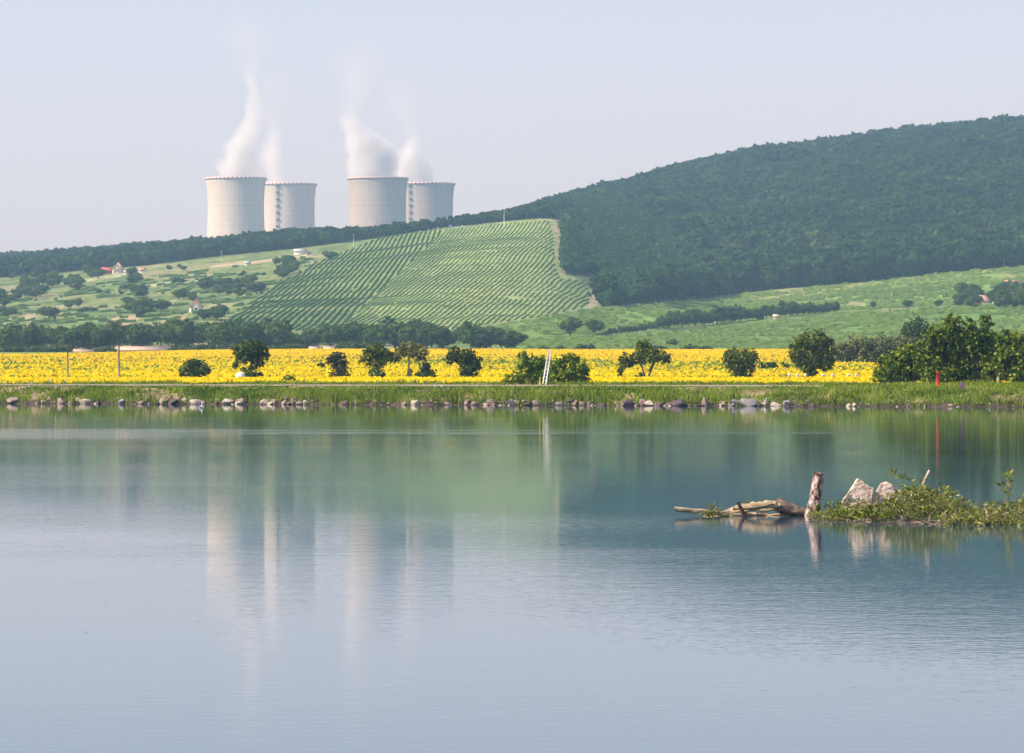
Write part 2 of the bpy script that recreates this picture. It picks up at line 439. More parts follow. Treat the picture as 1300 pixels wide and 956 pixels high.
def build_ground():
    V = np.stack([GX, GY, GZ], -1).reshape(-1, 3)
    nr, nc = GX.shape
    idx = np.arange(nr * nc).reshape(nr, nc)
    Q = np.stack([idx[:-1, :-1], idx[:-1, 1:], idx[1:, 1:], idx[1:, :-1]], -1).reshape(-1, 4)
    a = Acc(); a.add(V, Q)
    px, py, Y, X = GPX, GE, GY, GX
    C = np.zeros(px.shape + (3,)); C[:] = (0.10, 0.15, 0.04)
    n1 = fbm(X / 30, Y / 60, 31); n2 = fbm(X / 9, Y / 22, 33); n3 = fbm(X / 70 + Y / 400, Y / 160, 37)
    def setc(mask, c, w=1.0):
        w = (mask * w)[..., None]; C[:] = C * (1 - w) + np.array(c) * w
    hill = Y > 1000
    # left slope of small plots: alternating strips of grass, straw and vines
    s = np.sin((Y * 0.055 - X * 0.09) + 5 * n1)
    setc(hill, (0.16, 0.22, 0.065)); setc(hill & (s > 0.1), (0.21, 0.25, 0.085), 0.8); setc(hill & (n2 > 0.58), (0.08, 0.13, 0.04), 0.8)
    setc(hill & (n3 > 0.6) & (s < 0.3), (0.32, 0.29, 0.14), 0.7)
    for poly, c in [([(0, 413), (0, 404), (25, 402), (60, 390), (88, 386), (84, 390), (62, 398), (20, 410)], (0.36, 0.32, 0.15)),
                    ([(135, 408), (150, 402), (172, 400), (176, 405), (165, 412), (142, 414)], (0.42, 0.33, 0.19)),
                    ([(188, 416), (205, 403), (240, 398), (232, 408), (205, 416)], (0.34, 0.3, 0.13)),
                    ([(75, 416), (85, 408), (125, 400), (140, 402), (120, 412)], (0.17, 0.27, 0.07)),
                    ([(255, 392), (270, 385), (300, 384), (285, 394)], (0.3, 0.3, 0.13)),
                    ([(150, 366), (210, 358), (330, 352), (330, 355), (215, 362), (150, 370)], (0.33, 0.34, 0.17)),
                    ([(270, 337), (340, 329), (400, 322), (400, 325), (340, 333), (270, 340)], (0.42, 0.35, 0.19)),
                    ([(100, 355), (150, 348), (158, 345), (158, 348), (150, 352), (105, 358)], (0.36, 0.36, 0.18))]:
        setc(inpoly(px, py, poly) & hill & (Y < 2050), c)
    v = inpoly(px, py, VY_MAIN) & hill & (Y < 2100)
    setc(v, (0.27, 0.34, 0.115)); setc(v & (px < 480 + 1.1 * (400 - py)), (0.19, 0.26, 0.08))
    setc(v & (n2 > 0.6), (0.31, 0.33, 0.14), 0.5)
    u = inpoly(px, py, FIELD_UP) & hill; setc(u, (0.17, 0.28, 0.055)); setc(u & (px > 930) & (n3 + 0.3 * (n2 - 0.5) > 0.48), (0.28, 0.28, 0.11), 0.8)
    setc(u & (n2 > 0.62), (0.1, 0.17, 0.045), 0.6)
    l = inpoly(px, py, FIELD_LOW) & hill; setc(l, (0.15, 0.27, 0.05)); setc(l & (n2 > 0.56), (0.1, 0.19, 0.04), 0.7)
    # bare track up the vineyard edge
    tx = np.interp(py, [276, 290, 305, 318, 330, 349], [703, 707, 712, 710, 714, 718]) + (n2 - 0.5) * 5
    setc((np.abs(px - tx) < 3.4) & (py < 349) & (py > 276) & hill & (Y < 2100), (0.4, 0.33, 0.2))
    tx = np.interp(py, [350, 365, 380, 391], [758, 757, 754, 752]) + (n2 - 0.5) * 6
    setc((np.abs(px - tx) < 4) & (py < 391) & (py > 352) & hill & (Y < 2100), (0.4, 0.35, 0.22))
    w = hill & ((inpoly(px, py, WOOD_RIGHT)) | (Y > 2080)); setc(w, (0.05, 0.08, 0.03))
    # sunflower ground, bank
    d = Y - shore(X)
    setc((~hill) & (d > 26), (0.12, 0.14, 0.05))
    b = d <= 26
    nb = fbm(X * 0.5, Y * 0.5, 41)
    setc(b, (0.14, 0.19, 0.045)); setc(b & (nb > 0.54), (0.3, 0.22, 0.13), 0.85)
    setc(b & (d < 1.3), (0.08, 0.06, 0.042)); setc(b & (d < 0.2), (0.06, 0.05, 0.035)); setc(d < -6, (0.03, 0.05, 0.04))
    me_o = a.build('ground', MG, smooth=True)
    at = me_o.data.attributes.new('cover', 'FLOAT_COLOR', 'POINT')
    at.data.foreach_set('color', np.concatenate([C.reshape(-1, 3), np.ones((nr * nc, 1))], 1).astype(np.float32).ravel())
    tag(me_o, 'green terrain of fields and hills', None, None, 'structure')
    return me_o

def ground_material():
    m, nt, b = new_mat('ground_cover')
    at = nt.nodes.new('ShaderNodeAttribute'); at.attribute_name = 'cover'
    g = nt.nodes.new('ShaderNodeNewGeometry')
    col = at.outputs['Color']
    for sc, lo, hi in ((0.25, 0.62, 1.4), (1.7, 0.7, 1.3)):
        n = nt.nodes.new('ShaderNodeTexNoise'); n.inputs['Scale'].default_value = sc; n.inputs['Detail'].default_value = 5
        nt.links.new(g.outputs['Position'], n.inputs['Vector'])
        r = ramp(nt, [(0.35, (lo,) * 3), (0.65, (hi,) * 3)]); nt.links.new(n.outputs[0], r.inputs[0])
        mx = nt.nodes.new('ShaderNodeMix'); mx.data_type = 'RGBA'; mx.blend_type = 'MULTIPLY'; mx.inputs[0].default_value = 1; mx.clamp_result = False
        nt.links.new(col, mx.inputs[6]); nt.links.new(r.outputs[0], mx.inputs[7]); col = mx.outputs[2]
    nt.links.new(col, b.inputs['Base Color']); b.inputs['Roughness'].default_value = 0.95; b.inputs['Specular IOR Level'].default_value = 0.1
    return m
MG = ground_material()
build_ground()

# ---- dirt path along the dike
M['path'] = mat_noise('dirt_path_soil', [(0.3, (0.26, 0.2, 0.14)), (0.7, (0.46, 0.35, 0.27))], 1.2, coord='Object', bump=0.3)
a = Acc()
xs = np.arange(-80, 23.5, 0.6)
rows = [9.6, 11, 13.5, 15.5, 16.8]
V = []
for dd in rows:
    sh = shore(xs)
    off = (fbm(xs * 0.7, xs * 0 + dd, 51) - 0.5) * (1.0 if dd in (9.6, 16.8) else 0)
    Y = 13.2 + sh + (dd - 13.2) * np.clip((24 - xs) / 6, 0.05, 1) + off
    V.append(np.stack([xs, Y, zat(xs, Y) + 0.02], -1))
n = len(xs)
idx = np.arange(n * len(rows)).reshape(len(rows), n)
a.add(np.concatenate(V), np.stack([idx[:-1, :-1], idx[:-1, 1:], idx[1:, 1:], idx[1:, :-1]], -1).reshape(-1, 4))
tag(a.build('path', M['path']), 'pale dirt track along the top of the bank', None, None, 'structure')

# ---- pond
def water_material():
    m, nt, b = new_mat('pond_water')
    L = nt.links
    b.inputs['Base Color'].default_value = (0.02, 0.075, 0.12, 1)
    b.inputs['Roughness'].default_value = 0.028
    b.inputs['IOR'].default_value = 1.333
    b.inputs['Specular IOR Level'].default_value = 0.5
    g = nt.nodes.new('ShaderNodeNewGeometry')
    def nz(scale, st, detail=3, dist=0.0):
        mp = nt.nodes.new('ShaderNodeMapping'); mp.inputs['Scale'].default_value = st
        L.new(g.outputs['Position'], mp.inputs[0])
        n = nt.nodes.new('ShaderNodeTexNoise'); n.inputs['Scale'].default_value = scale; n.inputs['Detail'].default_value = detail
        n.inputs['Distortion'].default_value = dist
        L.new(mp.outputs[0], n.inputs['Vector']); return n.outputs[0]
    def math_(op, a_, b_=None, c_=None):
        k = nt.nodes.new('ShaderNodeMath'); k.operation = op
        for i, v in enumerate((a_, b_, c_)):
            if v is None: continue
            if isinstance(v, (int, float)): k.inputs[i].default_value = v
            else: L.new(v, k.inputs[i])
        return k.outputs[0]
    fine = nz(6.0, (1, 1.3, 1), 2)
    mid = nz(1.3, (0.7, 1.3, 1), 2)
    h = math_('ADD', math_('MULTIPLY', fine, 0.55), math_('MULTIPLY', mid, 0.45))
    # wind patches: where the surface is ruffled
    patch = nz(0.05, (0.35, 1.6, 1), 4, 0.4)
    mr = nt.nodes.new('ShaderNodeMapRange'); mr.inputs[1].default_value = 0.42; mr.inputs[2].default_value = 0.66
    mr.inputs[3].default_value = 0.6; mr.inputs[4].default_value = 1.35
    L.new(patch, mr.inputs[0])
    sx = nt.nodes.new('ShaderNodeSeparateXYZ'); L.new(g.outputs['Position'], sx.inputs[0])
    # streaks of wind ripples across the middle of the pond
    total = mr.outputs[0]
    wob = math_('MULTIPLY', math_('SUBTRACT', nz(0.08, (1, 0.2, 1), 3), 0.5), 9.0)
    yy = math_('ADD', sx.outputs['Y'], wob)
    for y0, hw, x0, x1, amp in STREAKS:
        dy = math_('DIVIDE', math_('ABSOLUTE', math_('SUBTRACT', yy, y0)), hw)
        sy = math_('SUBTRACT', 1.0, math_('MINIMUM', dy, 1.0))
        xm = (x0 + x1) / 2; xh = (x1 - x0) / 2
        dx = math_('DIVIDE', math_('ABSOLUTE', math_('SUBTRACT', sx.outputs['X'], xm)), xh)
        sxm = math_('MINIMUM', math_('MULTIPLY', math_('SUBTRACT', 1.0, math_('MINIMUM', dx, 1.0)), 4.0), 1.0)
        total = math_('ADD', total, math_('MULTIPLY', math_('MULTIPLY', math_('MINIMUM', math_('MULTIPLY', sy, 2.0), 1.0), sxm), amp))
    # calmer close to the far bank, in its lee
    lee = nt.nodes.new('ShaderNodeMapRange'); lee.inputs[1].default_value = 235; lee.inputs[2].default_value = 185; lee.inputs[3].default_value = 0.3; lee.inputs[4].default_value = 1
    L.new(sx.outputs['Y'], lee.inputs[0])
    total = math_('MULTIPLY', total, lee.outputs[0])
    bp = nt.nodes.new('ShaderNodeBump'); bp.inputs['Distance'].default_value = WAVE
    L.new(h, bp.inputs['Height']); L.new(total, bp.inputs['Strength'])
    # strength input is clamped to 1, so scale the height instead
    bp.inputs['Strength'].default_value = 1.0
    for l in list(bp.inputs['Strength'].links): L.remove(l)
    L.new(math_('MULTIPLY', h, total), bp.inputs['Height'])
    L.new(bp.outputs[0], b.inputs['Normal'])
    return m
WAVE = 0.0026
STREAKS = [(146, 3.4, -11, 14, 3.0), (153, 2.0, -16, 16, 2.0), (146, 15, -70, -7, 3.0), (236, 4, -16, 0, 2.0)]
M['water'] = water_material()
a = Acc(); a.add([(-400, -60, 0), (400, -60, 0), (400, 330, 0), (-400, 330, 0)], [[0, 1, 2, 3]])
tag(a.build('water', M['water']), 'calm pond with soft reflections', None, None, 'structure')

# ------------------------------------------------------------------ cooling towers
def rib_mat(name, c1, c2, panels):
    m, nt, b = new_mat(name); L = nt.links
    tc = nt.nodes.new('ShaderNodeTexCoord'); s = nt.nodes.new('ShaderNodeSeparateXYZ'); L.new(tc.outputs['Object'], s.inputs[0])
    at = nt.nodes.new('ShaderNodeMath'); at.operation = 'ARCTAN2'; L.new(s.outputs[0], at.inputs[0]); L.new(s.outputs[1], at.inputs[1])
    cb = nt.nodes.new('ShaderNodeCombineXYZ')
    mu = nt.nodes.new('ShaderNodeMath'); mu.operation = 'MULTIPLY'; mu.inputs[1].default_value = 30; L.new(at.outputs[0], mu.inputs[0])
    L.new(mu.outputs[0], cb.inputs[0])
    mz = nt.nodes.new('ShaderNodeMath'); mz.operation = 'MULTIPLY'; mz.inputs[1].default_value = 0.025; L.new(s.outputs[2], mz.inputs[0]); L.new(mz.outputs[0], cb.inputs[1])
    n = nt.nodes.new('ShaderNodeTexNoise'); n.inputs['Scale'].default_value = 0.8; n.inputs['Detail'].default_value = 8; n.inputs['Roughness'].default_value = 0.65; L.new(cb.outputs[0], n.inputs['Vector'])
    r = ramp(nt, [(0.3, c1), (0.7, c2)]); L.new(n.outputs[0], r.inputs[0])
    br = nt.nodes.new('ShaderNodeTexBrick'); br.offset = 0.0
    br.inputs['Scale'].default_value = 1.0; br.inputs['Mortar Size'].default_value = 0.12
    br.inputs['Brick Width'].default_value = 2.6; br.inputs['Row Height'].default_value = 2.2
    br.inputs['Color1'].default_value = (1, 1, 1, 1); br.inputs['Color2'].default_value = (1 - panels * 0.35,) * 3 + (1,); br.inputs['Mortar'].default_value = (1 - panels,) * 3 + (1,)
    c2_ = nt.nodes.new('ShaderNodeCombineXYZ'); L.new(mu.outputs[0], c2_.inputs[0]); L.new(s.outputs[2], c2_.inputs[1]); L.new(c2_.outputs[0], br.inputs['Vector'])
    # rings left by the climbing shuttering
    w = nt.nodes.new('ShaderNodeTexNoise'); w.noise_dimensions = '1D'; w.inputs['Scale'].default_value = 0.35; w.inputs['Detail'].default_value = 4; L.new(s.outputs[2], w.inputs['W'])
    rr = ramp(nt, [(0.35, (0.93,) * 3), (0.65, (1.03,) * 3)]); L.new(w.outputs[0], rr.inputs[0])
    col = r.outputs[0]
    for o in (br.outputs[0], rr.outputs[0]):
        mx = nt.nodes.new('ShaderNodeMix'); mx.data_type = 'RGBA'; mx.blend_type = 'MULTIPLY'; mx.inputs[0].default_value = 1
        L.new(col, mx.inputs[6]); L.new(o, mx.inputs[7]); col = mx.outputs[2]
    L.new(col, b.inputs['Base Color']); b.inputs['Roughness'].default_value = 0.9; b.inputs['Specular IOR Level'].default_value = 0.15
    return m
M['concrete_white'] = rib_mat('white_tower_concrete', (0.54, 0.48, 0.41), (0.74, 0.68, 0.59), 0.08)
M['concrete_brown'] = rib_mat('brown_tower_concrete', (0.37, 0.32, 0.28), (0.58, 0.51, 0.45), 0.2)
M['steel'] = mat_flat('grey_steel', (0.2, 0.21, 0.23), 0.6)
M['rim_red'] = mat_flat('red_rim_paint', (0.58, 0.22, 0.19)); M['rim_white'] = mat_flat('white_rim_paint', (0.8, 0.78, 0.76))
M['rim_faded'] = mat_flat('faded_rim_paint', (0.6, 0.42, 0.38))
M['dark_in'] = mat_flat('damp_inner_concrete', (0.25, 0.24, 0.23))

def tower_r(z):   # hyperbolic shell, 125 m tall
    zt = 98.0
    a0 = 29.0
    b = 70.0 if z > zt else 118.0
    return a0 * math.sqrt(1 + ((z - zt) / b) ** 2) * (1 + (0.012 * max(0, (z - 118) / 7) ** 2))

def cooling_tower(px, ptop, Y, conc, checks, ladder_px, label):
    X = (px - CX) / F * Y; top = H + (HY - ptop) / F * Y
    root = empty('cooling_tower', (X, Y, top - 125)); tag(root, label, 'cooling tower', 'cooling towers of the power station')
    a = Acc(); n = 96
    zs = np.concatenate([np.linspace(8, 120, 50), np.linspace(121, 125, 5)])
    V = [(tower_r(z) * math.sin(2 * math.pi * k / n), -tower_r(z) * math.cos(2 * math.pi * k / n), z) for z in zs for k in range(n)]
    V += [((tower_r(z) - 0.7) * math.sin(2 * math.pi * k / n), -(tower_r(z) - 0.7) * math.cos(2 * math.pi * k / n), z) for z in zs[::-1] for k in range(n)]
    m = 2 * len(zs)
    Q = [[i * n + k, i * n + (k + 1) % n, ((i + 1) % m) * n + (k + 1) % n, ((i + 1) % m) * n + k] for i in range(m) for k in range(n)]
    a.add(V, Q, 0)
    a.build('shell', [conc], root, smooth=True)
    # meridional ribs
    a = Acc()
    for k in range(72):
        th = 2 * math.pi * (k + 0.5) / 72
        q = []
        for z in np.linspace(9, 121, 24):
            r0 = tower_r(z)
            for dr, dt in ((-0.1, -0.006), (0.13, -0.004), (0.13, 0.004), (-0.1, 0.006)):
                q.append(((r0 + dr) * math.sin(th + dt), -(r0 + dr) * math.cos(th + dt), z))
        a.add(q, [[i * 4 + j, i * 4 + j + 1, (i + 1) * 4 + j + 1, (i + 1) * 4 + j] for i in range(23) for j in range(3)])
    a.build('ribs', [conc], root)
    # rim gallery with painted checks
    a = Acc(); nc = 90
    for k in range(nc):
        t0, t1 = 2 * math.pi * k / nc, 2 * math.pi * (k + 1) / nc
        r0, r1 = tower_r(125) - 0.2, tower_r(125) + 0.7
        z0, z1 = 123.6, 125.6
        V = [(r * math.sin(t), -r * math.cos(t), z) for z in (z0, z1) for t in (t0, t1) for r in (r0, r1)]
        mt = (0 if k % 2 else 1) if checks else 0
        a.add(V, [[0, 1, 3, 2], [4, 6, 7, 5], [1, 5, 7, 3], [0, 2, 6, 4]], mt)
    a.build('rim', [M['rim_red'], M['rim_white']] if checks else [M['rim_faded']], root)
    # stair shaft with platforms
    if ladder_px is not None:
        dx = (ladder_px - px) / F * Y; zz = np.linspace(10, 124, 40)
        th = math.asin(max(-0.95, min(0.95, dx / 30)))
        a = Acc()
        for s in (-0.03, 0.03):
            tube(a, [((tower_r(z) + 1.1) * math.sin(th + s), -(tower_r(z) + 1.1) * math.cos(th + s), z) for z in zz], 0.28, 6)
        for z in np.arange(11, 124, 1.6):
            rr = tower_r(z) + 1.1
            tube(a, [(rr * math.sin(th - 0.03), -rr * math.cos(th - 0.03), z), (rr * math.sin(th + 0.03), -rr * math.cos(th + 0.03), z)], 0.1, 4)
        ld = a.build('ladder', [M['steel']], root)
        for z in np.arange(14, 123, 7.2):
            b = Acc(); rr = tower_r(z)
            box(b, -1.7, 1.7, -2.3, 0.2, -0.2, 0.2); box(b, -1.7, 1.7, -2.3, -2.15, 0.2, 1.5); box(b, -1.7, -1.55, -2.3, 0, 0.2, 1.5); box(b, 1.55, 1.7, -2.3, 0, 0.2, 1.5)
            p = b.build('platform', [M['steel']], root); p.location = (rr * math.sin(th), -rr * math.cos(th), z); p.rotation_euler = (0, 0, th)
    # raking columns under the shell
    for k in range(36):
        t0 = 2 * math.pi * k / 36
        a = Acc(); rb = tower_r(0) + 1.2; rt = tower_r(8)
        for s in (-1, 1):
            t1 = t0 + s * math.pi / 36
            tube(a, [(rb * math.sin(t0), -rb * math.cos(t0), -1), (rt * math.sin(t1), -rt * math.cos(t1), 8.3)], 0.5, 6)
        a.build('column', [conc], root)
    return root
TOW = [(299.5, 226.5, 4240), (364.7, 234, 4385), (479.7, 226.5, 4250), (540.3, 233.3, 4385)]
cooling_tower(*TOW[0], M['concrete_white'], True, None, 'pale white cooling tower with red and white checked rim, leftmost of the four, in front')
cooling_tower(*TOW[1], M['concrete_white'], True, 354, 'pale white cooling tower with checked rim and dark ladder, half behind the leftmost tower')
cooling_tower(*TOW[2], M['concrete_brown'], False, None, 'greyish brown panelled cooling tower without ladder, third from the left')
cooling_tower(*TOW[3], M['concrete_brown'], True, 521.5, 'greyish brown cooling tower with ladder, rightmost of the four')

# ---- steam
def steam(px, pbase, Y, path, label, dens=0.02, seed=0):
    """path: list of (py, centre px, half-width px, density)"""
    X0 = (px - CX) / F * Y; z0 = H + (HY - pbase) / F * Y - 6
    Ht = (pbase - path[-1][0]) / F * Y + 6
    m = bpy.data.materials.new('steam'); m.use_nodes = True; nt = m.node_tree; L = nt.links; nt.nodes.clear()
    out = nt.nodes.new('ShaderNodeOutputMaterial'); pv = nt.nodes.new('ShaderNodeVolumePrincipled')
    pv.inputs['Color'].default_value = (1, 1, 1, 1); pv.inputs['Anisotropy'].default_value = -0.25
    tc = nt.nodes.new('ShaderNodeTexCoord'); s = nt.nodes.new('ShaderNodeSeparateXYZ')
    def math_(op, a_, b_=None):
        k = nt.nodes.new('ShaderNodeMath'); k.operation = op
        for i, v in enumerate((a_, b_)):
            if v is None: continue
            if isinstance(v, (int, float)): k.inputs[i].default_value = v
            else: L.new(v, k.inputs[i])
        return k.outputs[0]
    nd = nt.nodes.new('ShaderNodeTexNoise'); nd.inputs['Scale'].default_value = 0.022; nd.inputs['Detail'].default_value = 2
    ad = nt.nodes.new('ShaderNodeVectorMath'); ad.operation = 'ADD'; ad.inputs[1].default_value = (seed * 71.0, 0, 0)
    L.new(tc.outputs['Object'], ad.inputs[0]); L.new(ad.outputs[0], nd.inputs['Vector'])
    sub = nt.nodes.new('ShaderNodeVectorMath'); sub.operation = 'SUBTRACT'; sub.inputs[1].default_value = (0.5, 0.5, 0.5); L.new(nd.outputs['Color'], sub.inputs[0])
    scl = nt.nodes.new('ShaderNodeVectorMath'); scl.operation = 'MULTIPLY'; scl.inputs[1].default_value = (34, 34, 14); L.new(sub.outputs[0], scl.inputs[0])
    ad2 = nt.nodes.new('ShaderNodeVectorMath'); ad2.operation = 'ADD'; L.new(tc.outputs['Object'], ad2.inputs[0]); L.new(scl.outputs[0], ad2.inputs[1])
    L.new(ad2.outputs[0], s.inputs[0])
    t = math_('DIVIDE', s.outputs[2], Ht)
    def curve(vals):
        fc = nt.nodes.new('ShaderNodeFloatCurve'); c = fc.mapping.curves[0]
        ts = [((pbase - p[0]) / F * Y + 6) / Ht for p in path]
        pts = list(zip(ts, vals))
        while len(c.points) < len(pts): c.points.new(0.5, 0.5)
        for q, (tx, v) in zip(c.points, pts): q.location = (tx, v); q.handle_type = 'AUTO_CLAMPED'
        fc.mapping.extend = 'HORIZONTAL'; fc.mapping.update(); L.new(t, fc.inputs['Value']); return fc.outputs[0]
    S = 200.0
    cx = math_('MULTIPLY', math_('SUBTRACT', curve([0.5 + (p[1] - px) / F * Y / S for p in path]), 0.5), S)
    hw = math_('MULTIPLY', curve([p[2] / F * Y / 60 for p in path]), 78.0)
    dn = curve([p[3] for p in path])
    dx = math_('SUBTRACT', s.outputs[0], cx)
    r2 = math_('SQRT', math_('ADD', math_('MULTIPLY', dx, dx), math_('MULTIPLY', s.outputs[1], s.outputs[1])))
    fall = math_('MAXIMUM', math_('SUBTRACT', 1.0, math_('DIVIDE', r2, hw)), 0.0)
    n2 = nt.nodes.new('ShaderNodeTexNoise'); n2.inputs['Scale'].default_value = 0.045; n2.inputs['Detail'].default_value = 5; n2.inputs['Roughness'].default_value = 0.6
    L.new(ad.outputs[0], n2.inputs['Vector'])
    nn = math_('MAXIMUM', math_('MULTIPLY', math_('SUBTRACT', math_('ADD', n2.outputs[0], math_('MULTIPLY', fall, 0.8)), 0.66), 3.5), 0.0)
    den = math_('MULTIPLY', math_('MULTIPLY', math_('MULTIPLY', nn, math_('MINIMUM', math_('MULTIPLY', fall, 3.0), 1.0)), math_('MAXIMUM', dn, 0.0)), dens)
    L.new(den, pv.inputs['Density']); L.new(pv.outputs[0], out.inputs['Volume'])
    try: m.cycles.homogeneous_volume = False
    except Exception: pass
    # a lumpy closed tube that the vapour fills
    a = Acc(); pts, rad = [], []
    for p in path:
        z = (pbase - p[0]) / F * Y + 6
        pts.append(((p[1] - px) / F * Y, 0, z)); rad.append(p[2] / F * Y * 1.3 + 16)
    pts[0] = (pts[0][0], 0, 0.0); rad[0] = min(rad[0], 26.0); rad[1] = min(rad[1], 30)
    tube(a, pts, rad, 16)
    o = a.build('steam_plume', [m], loc=(X0, Y, z0)); tag(o, label, 'steam', 'steam rising from the cooling towers')
    return o
steam(299.5, 226.5, 4240, [(226.5, 313, 30, 1), (212, 311, 33, 1), (190, 306, 32, 0.8), (172, 313, 26, 0.65), (150, 321, 18, 0.6), (125, 322, 15, 0.55), (98, 321, 14, 0.4), (80, 320, 24, 0.09), (40, 312, 40, 0.06), (15, 300, 34, 0.0)], 'tall wispy steam column above the leftmost cooling tower', 0.06, 1)
steam(364.7, 234, 4385, [(234, 354, 26, 1), (218, 350, 26, 0.9), (200, 347, 22, 0.7), (182, 343, 17, 0.5), (150, 345, 20, 0.12), (110, 352, 30, 0.06), (80, 356, 26, 0.0)], 'narrow steam column from the tower half behind the leftmost', 0.06, 2)
steam(479.7, 226.5, 4250, [(226.5, 474, 33, 1), (210, 473, 35, 1), (192, 472, 34, 1), (175, 463, 28, 0.9), (160, 450, 20, 0.8), (147, 444, 15, 0.4), (130, 450, 26, 0.09), (80, 458, 38, 0.05), (45, 462, 34, 0.0)], 'thick white steam leaning left above the third cooling tower', 0.08, 3)
steam(540.3, 233.3, 4385, [(233.3, 520, 28, 1), (215, 518, 28, 1), (198, 518, 26, 0.9), (180, 521, 18, 0.5), (160, 520, 20, 0.12), (120, 506, 34, 0.05), (90, 495, 30, 0.0)], 'short soft steam puff over the rightmost cooling tower', 0.07, 4)

# ------------------------------------------------------------------ woods on the ridge and the hill
def proto_mesh(name, seed, rx, hz, leaf, mats, dens=1.0, conifer=False, core=0.75):
    r_ = rng(seed); a = Acc()
    L = []
    if conifer:
        for k in range(4):
            z = hz * (0.3 + 0.17 * k); L.append((0, 0, z, rx * (1 - 0.2 * k), rx * (1 - 0.2 * k), hz * 0.2))
    else:
        L.append((0, 0, hz * 0.55, rx * 0.75, rx * 0.75, hz * 0.36))
        for k in range(5):
            th = k * 1.26 + r_.random(); q = rx * 0.5
            L.append((q * math.cos(th), q * math.sin(th), hz * (0.45 + 0.32 * r_.random()), rx * (0.4 + 0.2 * r_.random()), rx * (0.4 + 0.2 * r_.random()), hz * (0.18 + 0.08 * r_.random())))
    crown(a, L, leaf, dens, seed, 0, core=core, aspect=0.7)
    tube(a, [(0, 0, -1.0), (0, 0, hz * 0.5)], [rx * 0.07, rx * 0.04], 5, 1)
    return a.mesh(name, mats)

def forest(name, label, poly, protos, Y0, Y1, pxr, spacing, seed, zjit=1.0, extra=None):
    r_ = rng(seed)
    pts, sc, rot, ix = [], [], [], []
    Y = Y0
    while Y < Y1:
        w0, w1 = (pxr[0] - CX) / F * Y, (pxr[1] - CX) / F * Y
        n = int((w1 - w0) / spacing)
        X = w0 + (np.arange(n) + r_.random(n)) * spacing; yy = Y + (r_.random(n) - 0.5) * spacing
        px = X / yy * F + CX; z = zat(X, yy); py = HY - (z - H) / yy * F
        ok = inpoly(px, py, poly) if poly is not None else np.ones(n, bool)
        if extra is not None: ok &= extra(px, py, X, yy)
        for a_ in (pts,): a_.append(np.stack([X, yy, z], -1)[ok])
        Y += spacing * 0.9
    P_ = np.concatenate(pts); n = len(P_)
    me = bpy.data.meshes.new(name); me.vertices.add(n); me.vertices.foreach_set('co', P_.astype(np.float32).ravel())
    a1 = me.attributes.new('rz', 'FLOAT', 'POINT'); a1.data.foreach_set('value', (r_.random(n) * 6.28).astype(np.float32))
    clump = fbm(P_[:, 0] / 60, P_[:, 1] / 60, seed)
    a2 = me.attributes.new('sc', 'FLOAT', 'POINT'); a2.data.foreach_set('value', ((0.55 + 0.85 * r_.random(n) ** 1.3) * (0.7 + 0.6 * clump) * (zjit(P_) if callable(zjit) else zjit)).astype(np.float32))
    a3 = me.attributes.new('ix', 'INT', 'POINT'); a3.data.foreach_set('value', r_.integers(0, len(protos), n).astype(np.int32))
    me.update()
    o = bpy.data.objects.new(name, me); COL.objects.link(o)
    ng = bpy.data.node_groups.new(name, 'GeometryNodeTree')
    ng.interface.new_socket('Geometry', in_out='INPUT', socket_type='NodeSocketGeometry')
    ng.interface.new_socket('Geometry', in_out='OUTPUT', socket_type='NodeSocketGeometry')
    gi = ng.nodes.new('NodeGroupInput'); go = ng.nodes.new('NodeGroupOutput')
    gi_ = ng.nodes.new('GeometryNodeGeometryToInstance')
    for pm in protos:
        po = bpy.data.objects.new(pm.name, pm)          # never linked to the scene
        oi = ng.nodes.new('GeometryNodeObjectInfo'); oi.inputs['Object'].default_value = po; oi.inputs['As Instance'].default_value = True
        ng.links.new(oi.outputs['Geometry'], gi_.inputs[0])
    ip = ng.nodes.new('GeometryNodeInstanceOnPoints')
    def attr(nm, ty):
        k = ng.nodes.new('GeometryNodeInputNamedAttribute'); k.data_type = ty; k.inputs[0].default_value = nm
        return [s for s in k.outputs if s.enabled and s.name == 'Attribute'][0]
    cx = ng.nodes.new('ShaderNodeCombineXYZ')
    ng.links.new(attr('rz', 'FLOAT'), cx.inputs[2])
    ng.links.new(gi.outputs[0], ip.inputs['Points']); ng.links.new(gi_.outputs[0], ip.inputs['Instance'])
    ip.inputs['Pick Instance'].default_value = True
    ng.links.new(attr('ix', 'INT'), ip.inputs['Instance Index'])
    try:
        ng.links.new(cx.outputs[0], ip.inputs['Rotation'])
    except Exception: pass
    ng.links.new(attr('sc', 'FLOAT'), ip.inputs['Scale'])
    ng.links.new(ip.outputs[0], go.inputs[0])
    md = o.modifiers.new('scatter', 'NODES'); md.node_group = ng
    tag(o, label, 'woodland', None, 'stuff')
    print(name, n)
    return o

